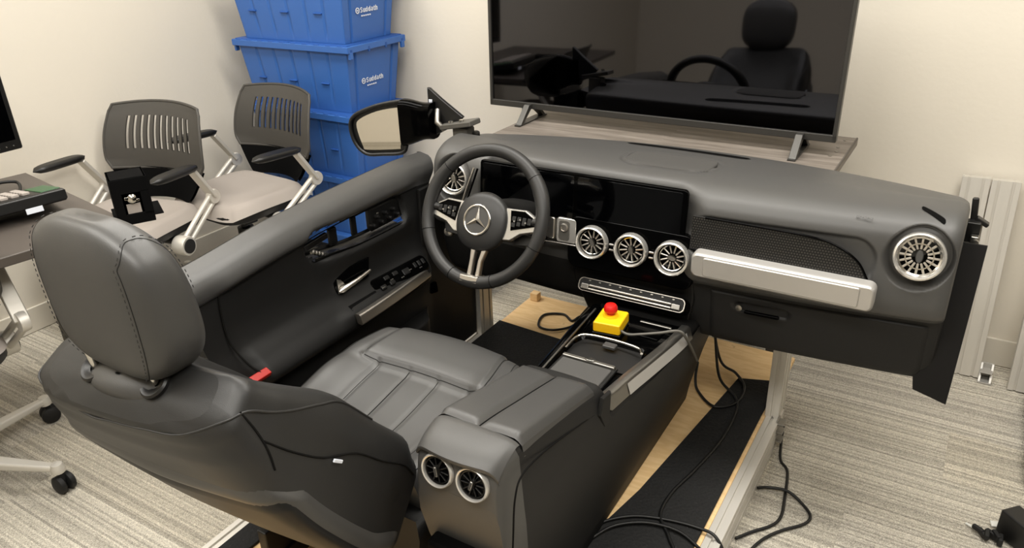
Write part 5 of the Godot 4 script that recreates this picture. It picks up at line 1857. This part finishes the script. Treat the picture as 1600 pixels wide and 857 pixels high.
# ------------------------------------------------------------------ blue stacking bins
func make_bin() -> Node3D:
	# local axes: rim 0.68 long (x) by 0.37 deep (z), standing on y = 0
	var t := thing("storage_bin", "blue plastic bin", "bin", Vector3.ZERO, "stacked blue bins")
	var L := 0.335
	var D := 0.183
	var H := 0.283
	var rows := []
	for i in 13:
		var f := i / 12.0
		var y := H * f * 0.93
		var s := lerpf(0.86, 0.955, f)
		var sd := lerpf(0.82, 0.945, f)
		var row := PackedVector3Array()
		var n := 84
		for side in 4:
			for k in n:
				var u := -1.0 + 2.0 * k / n
				var p: Vector3
				var groove := 0.0
				var cnt: float = 6.0 if side % 2 == 0 else 3.0
				var ph := fposmod((u + 1.0) * 0.5 * cnt, 1.0)
				var depth: float = 0.0065 * (1.0 - ss(0.05, 0.065, minf(ph, 1.0 - ph)) ) * ss(0.06, 0.12, f)
				if side % 2 == 0 and absf(u) < 0.98:
					groove = depth
				elif absf(absf(u) - 0.72) < 0.03:
					groove = 0.006
				match side:
					0: p = V(-L * s * -u, y, D * sd - groove)
					1: p = V(L * s - groove, y, D * sd * -u)
					2: p = V(L * s * -u, y, -D * sd + groove)
					3: p = V(-L * s + groove, y, D * sd * u)
				row.append(p)
		rows.append(row)
	obj("body", mk().grid(rows, true, V(0, H * 0.5, 0), true, true, true), mats["bin_blue"], t)
	var rim := mk()
	for s in [-1, 1]:
		rim.box(V(0, H - 0.014, s * D), V(2 * L + 0.02, 0.028, 0.016), 0.003)
		rim.box(V(s * L, H - 0.014, 0), V(0.016, 0.028, 2 * D + 0.012), 0.003)
		rim.box(V(s * L * 1.012, H - 0.038, D * 0.93), V(0.014, 0.030, 0.022), 0.003)
		rim.box(V(s * L * 1.012, H - 0.038, -D * 0.93), V(0.014, 0.030, 0.022), 0.003)
	obj("rim", rim, mats["bin_blue"], t)
	var lid := mk()
	for s in [-1, 1]:
		lid.box(V(s * L * 0.50, H - 0.001, 0), V(L * 0.985, 0.010, 2 * D - 0.004), 0.003)
	for k in 10:
		lid.box(V(-L * 0.9 + L * 0.2 * k, H - 0.002, D * 0.985), V(0.03, 0.008, 0.018), 0.002)
	obj("hinged_lid", lid, mats["bin_dark"], t)
	var tabs := mk()
	for x in [-0.21, -0.02, 0.17]:
		tabs.box(V(x, H * 0.42, D * 0.895), V(0.045, 0.006, 0.010), 0.002)
	for k in 4:
		tabs.box(V(L + 0.006, H - 0.024, (-0.9 + 0.6 * k) * D * 1.02), V(0.006, 0.022, 0.012), 0.001)
	obj("lug", tabs, mats["bin_dark"], t)
	return t

func make_bins() -> void:
	var base := V(-2.585, 0.153, -2.565)
	var b := make_bin()
	var labels := ["blue bin lowest in the tall stack, small white sticker on its long side", "second lowest blue bin of the stack, behind the wing mirror", "third blue bin from the bottom, with white lettering above the wing mirror", "topmost blue bin of the stack, cut off by the upper edge of the picture"]
	for k in 4:
		var o: Node3D = b if k == 0 else copy(b, "storage_bin", labels[k], "stacked blue bins", Vector3.ZERO)
		o.position = base + V([0.0, 0.012, -0.004, 0.006][k], 0.288 * k, [0, 0.004, 0, 0.006][k])
		o.rotation.y = deg_to_rad([0.0, -1.0, 0.5, 1.2][k])
		tag(o, labels[k], "bin", "stacked blue bins")
		if k >= 2:
			# printed mark: a round sign and a word
			var pr := Transform3D(Basis(V(0, 0, -1), V(0.055, 0.9985, 0), V(0.9985, -0.055, 0)), V(0.3065, 0.120, 0.020))
			var mk_ := MB.new()
			mk_.lathe([Vector2(0.0085, -0.0006), Vector2(0.0085, 0.0006), Vector2(0.0125, 0.0006), Vector2(0.0125, -0.0006)], 20, pr * Transform3D(Basis(Vector3.RIGHT, PI / 2), V(-0.052, 0.004, 0)))
			mk_.box(pr * V(-0.052, 0.004, 0), V(0.008, 0.006, 0.0012), 0.0003, pr.basis)
			for i in 5:
				mk_.box(pr * V(-0.026 + 0.013 * i, -0.019, 0), V(0.0095, 0.0055, 0.0010), 0.0003, pr.basis)
			obj("printed_sign", mk_, mats["label_white"], o)
			var tm := TextMesh.new()
			tm.text = "Suddath"
			tm.font_size = 22
			tm.pixel_size = 0.0013
			tm.depth = 0.001
			tm.material = mats["label_white"]
			var fo := SystemFont.new()
			fo.font_names = PackedStringArray(["Droid Sans"])
			fo.font_weight = 700
			tm.font = fo
			var ti := MeshInstance3D.new()
			ti.name = "printed_word"
			ti.mesh = tm
			ti.transform = pr * Transform3D(Basis.IDENTITY, V(0.022, 0.004, 0))
			o.add_child(ti, true)
	obj("sticker", MB.new().box(V(-0.02, 0.175, 0.1705), V(0.036, 0.022, 0.0015), 0.0004, Basis(Vector3.RIGHT, -0.09)), mats["label_white"], b)
	var d := thing("bin_dolly", "low blue wheeled dolly under the stack of blue bins", "dolly", V(-2.585, 0, -2.565))
	obj("tray", mk().box(V(-2.585, 0.115, -2.565), V(0.66, 0.070, 0.36), 0.01), mats["bin_blue"], d)
	for sx in [-1, 1]:
		for sz in [-1, 1]:
			var w := mk()
			w.lathe([Vector2(0, -0.014), Vector2(0.036, -0.014), Vector2(0.038, 0.0), Vector2(0.036, 0.014), Vector2(0, 0.014)], 20, yframe(V(-2.585 + sx * 0.27, 0.038, -2.565 + sz * 0.12), V(0, 0, 1), Vector3.RIGHT))
			w.box(V(-2.585 + sx * 0.27, 0.072, -2.565 + sz * 0.12), V(0.03, 0.02, 0.03), 0.002)
			obj("wheel", w, mats["rubber"], d)
	org = Vector3.ZERO
	var e := thing("floor_crate", "blue crate on the carpet, glimpsed under the dashboard behind the aluminium post", "crate", V(-1.81, 0, -2.56))
	obj("crate_body", mk().box(V(-1.81, 0.11, -2.56), V(0.30, 0.22, 0.36), 0.012), mats["bin_blue"], e)
	obj("crate_rim", mk().box(V(-1.81, 0.222, -2.56), V(0.32, 0.026, 0.38), 0.006), mats["bin_blue"], e)
	org = Vector3.ZERO

# ------------------------------------------------------------------ nesting office chair, facing +z
func make_chair() -> Node3D:
	var t := thing("office_chair", "office chair", "chair", Vector3.ZERO, "grey office chairs")
	# seat pad
	var rows := []
	for i in 25:
		var f := i / 24.0
		var row := PackedVector3Array()
		for j in 25:
			var u := -1.0 + 2.0 * j / 24.0
			var w := -1.0 + 2.0 * f
			var m := pow(pow(absf(u), 5.0) + pow(absf(w), 5.0), 0.2)
			var sc := 1.0 if maxf(absf(u), absf(w)) < 0.001 else maxf(absf(u), absf(w)) / maxf(m, 0.001)
			var x := 0.235 * u * sc
			var z := 0.215 * w * sc
			var ed := clampf((maxf(absf(u), absf(w)) - 0.82) / 0.18, 0.0, 1.0)
			row.append(V(x, 0.482 - 0.010 * (1 - u * u) * (1 - w * w) - 0.042 * ed * ed - 0.018 * pow(maxf(0.0, w), 3.0), z))
		rows.append(row)
	obj("seat", mk().grid(rows, false, Vector3.UP), mats["cloth_grey"], t)
	var pan := mk()
	pan.prism(rrect(0.455, 0.415, 0.09, 6), 0.405, 0.440, 0.008, Transform3D(Basis(V(1, 0, 0), V(0, 0, -1), V(0, 1, 0)), Vector3.ZERO))
	pan.box(V(0, 0.385, -0.02), V(0.16, 0.045, 0.20), 0.01)
	pan.tube(PackedVector3Array([V(-0.26, 0.392, 0.0), V(0.26, 0.392, 0.0)]), 0.016, 10)
	pan.box(V(0.12, 0.372, 0.06), V(0.05, 0.02, 0.06), 0.005)
	obj("seat_pan", pan, mats["plastic_black"], t)
	# backrest shell, curved and slotted
	var br := []
	var NI := 30
	var NJ := 110
	for i in NI + 1:
		var f := float(i) / NI
		var y := lerpf(0.585, 0.845, f)
		var half := tab([[0.0, 0.222], [0.15, 0.243], [0.55, 0.240], [0.9, 0.224], [1.0, 0.212]], f)
		var row := PackedVector3Array()
		for j in NJ + 1:
			var u := -1.0 + 2.0 * j / NJ
			var top := 0.012 * u * u * f
			row.append(V(half * u, y - top, -0.245 + 0.055 * u * u - 0.035 * pow(f - 0.35, 2.0) * 2.2 - 0.045 * f))
		br.append(row)
	var slot := PackedByteArray()
	for i in NI:
		for j in NJ:
			var c := (j - 55) / 7.0
			slot.append(1 if i < 9 or i > 23 or absf(c - roundf(c)) > 0.22 or absf(c) > 5.4 else 0)
	var shell := mk()
	shell.grid(br, false, V(0, 0, 1), false, false, false, slot)
	var br2 := []
	for row in br:
		var q := PackedVector3Array()
		for p in row:
			q.append(p - V(0, 0, 0.006))
		br2.append(q)
	shell.grid(br2, false, V(0, 0, -1), false, false, false, slot)
	var edge := []
	for i in NI + 1:
		edge.append(br[i][0])
	for j in range(1, NJ):
		edge.append(br[NI][j])
	for i in range(NI, -1, -1):
		edge.append(br[i][NJ])
	for j in range(NJ - 1, 0, -1):
		edge.append(br[0][j])
	for k in edge.size():
		edge[k] = edge[k] - V(0, 0, 0.003)
	shell.tube(PackedVector3Array(edge), 0.006, 8, true)
	obj("backrest", shell, mats["mesh_grey"], t)
	var low := []
	for i in 9:
		var f := i / 8.0
		var row := PackedVector3Array()
		for j in 21:
			var u := -1.0 + 2.0 * j / 20.0
			row.append(V(lerpf(0.140, 0.228, pow(f, 0.8)) * u, lerpf(0.465, 0.590, f) , -0.252 + 0.050 * u * u + 0.012 * (1.0 - f)))
		low.append(row)
	var lb := mk()
	lb.grid(low, false, V(0, 0, 1))
	for i in low.size():
		for j in 21:
			low[i][j] -= V(0, 0, 0.02)
	lb.grid(low, false, V(0, 0, -1))
	obj("lower_back", lb, mats["cloth_black"], t)
	# arms: pad, upper bar down to the elbow, twin bars forward to the pivot
	for s in [-1, 1]:
		var pad := []
		for i in 13:
			var f := i / 12.0
			var z := lerpf(-0.135, 0.105, f)
			var cl := pow(maxf(0.0, 1.0 - pow(absf(2.0 * f - 1.0), 4.0)), 0.5)
			var row := PackedVector3Array()
			for q in rrect(0.058 * maxf(cl, 0.05), 0.028 * maxf(cl, 0.08), 0.013 * maxf(cl, 0.05), 4):
				row.append(V(s * 0.278 + q.x, 0.652 + q.y + 0.008 * f - 0.02 * pow(maxf(0.0, f - 0.7), 2.0), z))
			pad.append(row)
		obj("arm_pad", mk().grid(pad, true, V(s * 0.278, 0.652, 0), true, true, true), mats["plastic_black"], t)
		var ub := mk()
		var a := V(s * 0.274, 0.642, -0.105)
		var el := V(s * 0.270, 0.508, -0.195)
		var pv := V(s * 0.262, 0.375, 0.0)
		ub.box((a + el) * 0.5, V(0.016, 0.042, a.distance_to(el)), 0.004, Basis.looking_at(el - a, Vector3.RIGHT))
		obj("arm_bar", ub, mats["alu"], t)
		var tw := mk()
		for o in [-0.016, 0.016]:
			var off := V(0, o * 0.83, o * 0.55)
			tw.tube(PackedVector3Array([el + off, pv + off]), 0.0105, 10)
		tw.lathe([Vector2(0, -0.012), Vector2(0.028, -0.012), Vector2(0.030, 0.0), Vector2(0.028, 0.012), Vector2(0, 0.012)], 24, yframe(el, V(1, 0, 0), Vector3.UP))
		obj("link_bar", tw, mats["alu"], t)
		obj("pivot", mk().lathe([Vector2(0, -0.030), Vector2(0.036, -0.030), Vector2(0.038, -0.02), Vector2(0.038, 0.02), Vector2(0.036, 0.024), Vector2(0.0, 0.024)], 28, yframe(pv, V(s, 0, 0), Vector3.UP)), mats["alu"], t)
		obj("pivot_cap", mk().lathe([Vector2(0.028, 0.0), Vector2(0.028, 0.004), Vector2(0.0, 0.006)], 24, yframe(pv + V(s * 0.024, 0, 0), V(s, 0, 0), Vector3.UP)), mats["rubber"], t)
	obj("column", mk().lathe([Vector2(0.024, 0.08), Vector2(0.024, 0.22), Vector2(0.034, 0.222), Vector2(0.034, 0.30), Vector2(0.018, 0.302), Vector2(0.018, 0.38)], 20), mats["plastic_black"], t)
	var bs := mk()
	bs.lathe([Vector2(0.0, 0.075), Vector2(0.048, 0.078), Vector2(0.046, 0.125), Vector2(0.034, 0.14), Vector2(0.0, 0.142)], 20)
	obj("base_hub", bs, mats["alu"], t)
	for k in 5:
		var an := TAU * k / 5.0
		var d := V(sin(an), 0, cos(an))
		var leg := []
		for i in 9:
			var f := i / 8.0
			var o := d * lerpf(0.03, 0.345, f) + V(0, lerpf(0.112, 0.082, f), 0)
			var sd := V(d.z, 0, -d.x)
			var row := PackedVector3Array()
			for q in rrect(lerpf(0.050, 0.026, f), lerpf(0.034, 0.022, f), 0.008, 3):
				row.append(o + sd * q.x + V(0, q.y, 0))
			leg.append(row)
		var lg := mk()
		lg.grid(leg, true, d * 0.19 + V(0, 0.095, 0), true, true, true)
		lg.lathe([Vector2(0.0, -0.016), Vector2(0.018, -0.014), Vector2(0.020, 0.0), Vector2(0.015, 0.014), Vector2(0, 0.018)], 16, Transform3D(Basis.IDENTITY, d * 0.352 + V(0, 0.082, 0)))
		var l := obj("base_leg", lg, mats["alu"], t)
		var ca := mk()
		var sd2 := V(d.z, 0, -d.x)
		var roll := (sd2 + d * 0.5).normalized()
		for e in [-1, 1]:
			ca.lathe([Vector2(0.0, -0.011), Vector2(0.020, -0.011), Vector2(0.028, -0.006), Vector2(0.028, 0.006), Vector2(0.020, 0.011), Vector2(0.0, 0.011)], 18, yframe(d * 0.356 + roll * e * 0.014 + V(0, 0.0285, 0), roll))
		ca.box(d * 0.354 + V(0, 0.048, 0), V(0.018, 0.030, 0.018), 0.003)
		obj("caster", ca, mats["rubber"], l)
	return t

func make_office() -> void:
	var c := make_chair()
	c.position = V(-2.750, 0, -1.572)
	c.rotation.y = deg_to_rad(12)
	tag(c, "grey office chair with slatted dark back, directly behind the black box on the desk", "chair", "grey office chairs")
	copy(c, "office_chair", "grey office chair with slatted dark back, right beside the stack of blue bins", "grey office chairs", V(-2.600, 0, -2.000), deg_to_rad(-4))
	copy(c, "office_chair", "office chair at the desk, only its silver legs and castors in view", "grey office chairs", V(-2.375, 0, -0.62), deg_to_rad(-97))

	# desk at the left wall
	var dt := thing("desk", "dark grey-brown desk against the left wall with metal legs", "desk", V(-2.47, 0, -0.50))
	var R := Basis(Vector3.UP, deg_to_rad(-9))
	var o := V(-2.505, 0, -0.510)
	obj("desk_top", mk().box(o + V(0, 0.716, 0), V(0.76, 0.028, 1.44), 0.004, R), mats["desk_top"], dt)
	for z in [-0.62, 0.62]:
		var f := mk()
		f.box(o + R * V(0.05, 0.030, z), V(0.62, 0.035, 0.05), 0.006, R)
		f.box(o + R * V(-0.10, 0.37, z), V(0.08, 0.66, 0.035), 0.006, R)
		f.box(o + R * V(0, 0.69, z), V(0.60, 0.025, 0.04), 0.004, R)
		obj("desk_leg", f, mats["alu_dark"], dt)
	org = Vector3.ZERO

	# monitor with its foot
	var mt := thing("monitor", "black flat computer monitor on the desk at the left edge of the picture", "monitor", V(-2.63, 0.73, -0.93))
	var mx := Transform3D(Basis(V(0, 0, -1), V(0, 1, 0), V(1, 0, 0)), V(-2.60, 0.0, -0.945))
	obj("housing", mk().prism(rrect(0.545, 0.335, 0.006, 3, Vector2(0, 1.022)), -0.03, 0.0, 0.003, mx), mats["plastic_black"], mt)
	obj("screen", mk().prism(rrect(0.515, 0.292, 0.002, 2, Vector2(0, 1.032)), -0.002, 0.001, 0.0005, mx), mats["screen"], mt)
	var kn := mk()
	for i in 5:
		kn.box(mx * V(0.245 - 0.022 * i, 0.869, 0.001), V(0.004, 0.004, 0.006), 0.0008, mx.basis)
	obj("menu_keys", kn, mats["steel"], mt)
	var fo := mk()
	fo.box(V(-2.645, 0.86, -0.945), V(0.03, 0.25, 0.07), 0.006)
	fo.box(V(-2.62, 0.738, -0.945), V(0.20, 0.014, 0.24), 0.006)
	obj("foot", fo, mats["plastic_black"], mt)
	org = Vector3.ZERO

	# control keyboard with a green-lit end
	var K := Transform3D(Basis(Vector3.UP, deg_to_rad(-10)), V(-2.365, 0.746, -0.915))
	var kb := thing("control_keyboard", "thick black control keyboard with grey keys and a green end on the desk", "keyboard", V(-2.365, 0.731, -0.915))
	var tiltb := K.basis * Basis(Vector3.BACK, 0.16)
	obj("case", mk().box(K * V(0, 0.026, 0), V(0.185, 0.036, 0.46), 0.006, tiltb), mats["plastic_black"], kb)
	var keys := mk()
	for i in 5:
		for j in 14:
			if j > 1:
				keys.box(K * (Basis(Vector3.BACK, 0.16) * V(-0.062 + 0.026 * i, 0.022, -0.195 + 0.0285 * j) + V(0, 0.026, 0)), V(0.020, 0.010, 0.022), 0.003, tiltb)
	obj("keys", keys, mats["cloth_grey"], kb)
	obj("green_end", mk().box(K * V(-0.005, 0.043, -0.196), V(0.150, 0.006, 0.055), 0.002, tiltb), mats["green"], kb)
	obj("white_label", mk().box(K * V(0.094, 0.018, -0.135), V(0.002, 0.016, 0.045), 0.0005, tiltb), mats["label_white"], kb)
	org = Vector3.ZERO
	org = V(-2.6, 0.731, -1.1)
	tag(obj("cable", mk().tube(spline([V(-2.53, 0.736, -1.02), V(-2.62, 0.76, -1.09), V(-2.61, 0.752, -1.17), V(-2.52, 0.736, -1.12), V(-2.46, 0.736, -1.02)], 8), 0.005, 8), mats["cable"]), "black cable arching over the desk behind the control keyboard", "cable")
	org = Vector3.ZERO

	# black bracketed box at the end of the desk
	var B := Transform3D(Basis(Vector3.UP, deg_to_rad(-28)), V(-2.005, 0.731, -1.178))
	var bb := thing("black_box", "black open-fronted box with a bright metal fitting at the corner of the desk", "box", B.origin)
	var sh := mk()
	var bz := B.basis
	sh.box(B * V(-0.048, 0.068, 0), V(0.008, 0.130, 0.095), 0.001, bz)
	sh.box(B * V(0.0, 0.068, -0.045), V(0.104, 0.130, 0.006), 0.001, bz)
	sh.box(B * V(0.0, 0.068, 0.045), V(0.104, 0.130, 0.006), 0.001, bz)
	sh.box(B * V(0, 0.130, 0), V(0.104, 0.006, 0.095), 0.001, bz)
	sh.box(B * V(0.049, 0.112, 0), V(0.008, 0.042, 0.095), 0.001, bz)
	sh.box(B * V(0.049, 0.016, 0), V(0.008, 0.030, 0.095), 0.001, bz)
	sh.box(B * V(0.049, 0.06, 0.036), V(0.008, 0.07, 0.024), 0.001, bz)
	sh.box(B * V(0.049, 0.06, -0.036), V(0.008, 0.07, 0.024), 0.001, bz)
	obj("shell", sh, mats["cloth_black"], bb)
	obj("flange", mk().box(B * V(-0.055, 0.003, -0.01), V(0.12, 0.004, 0.13), 0.001, bz), mats["cloth_black"], bb)
	var fi := mk()
	fi.lathe([Vector2(0.013, -0.004), Vector2(0.013, 0.004), Vector2(0.006, 0.010), Vector2(0, 0.011)], 16, yframe(B * V(0.050, 0.075, 0.0), bz.x, Vector3.UP))
	fi.box(B * V(0.051, 0.078, 0.014), V(0.012, 0.010, 0.012), 0.002, bz)
	fi.box(B * V(0.051, 0.070, -0.013), V(0.012, 0.008, 0.012), 0.002, bz)
	obj("metal_fitting", fi, mats["chrome"], bb)
	obj("pale_card", mk().box(B * V(0.046, 0.045, 0), V(0.003, 0.028, 0.036), 0.0005, bz), mats["cloth_grey"], bb)
	org = Vector3.ZERO

func _ready() -> void:
	make_materials()
	setup()
	make_room()
	make_platform()
	make_dashboard()
	make_wheel()
	make_door()
	make_seat()
	make_console()
	make_mirror()
	make_tv()
	make_bins()
	make_office()
	make_right_side()
	make_cables()
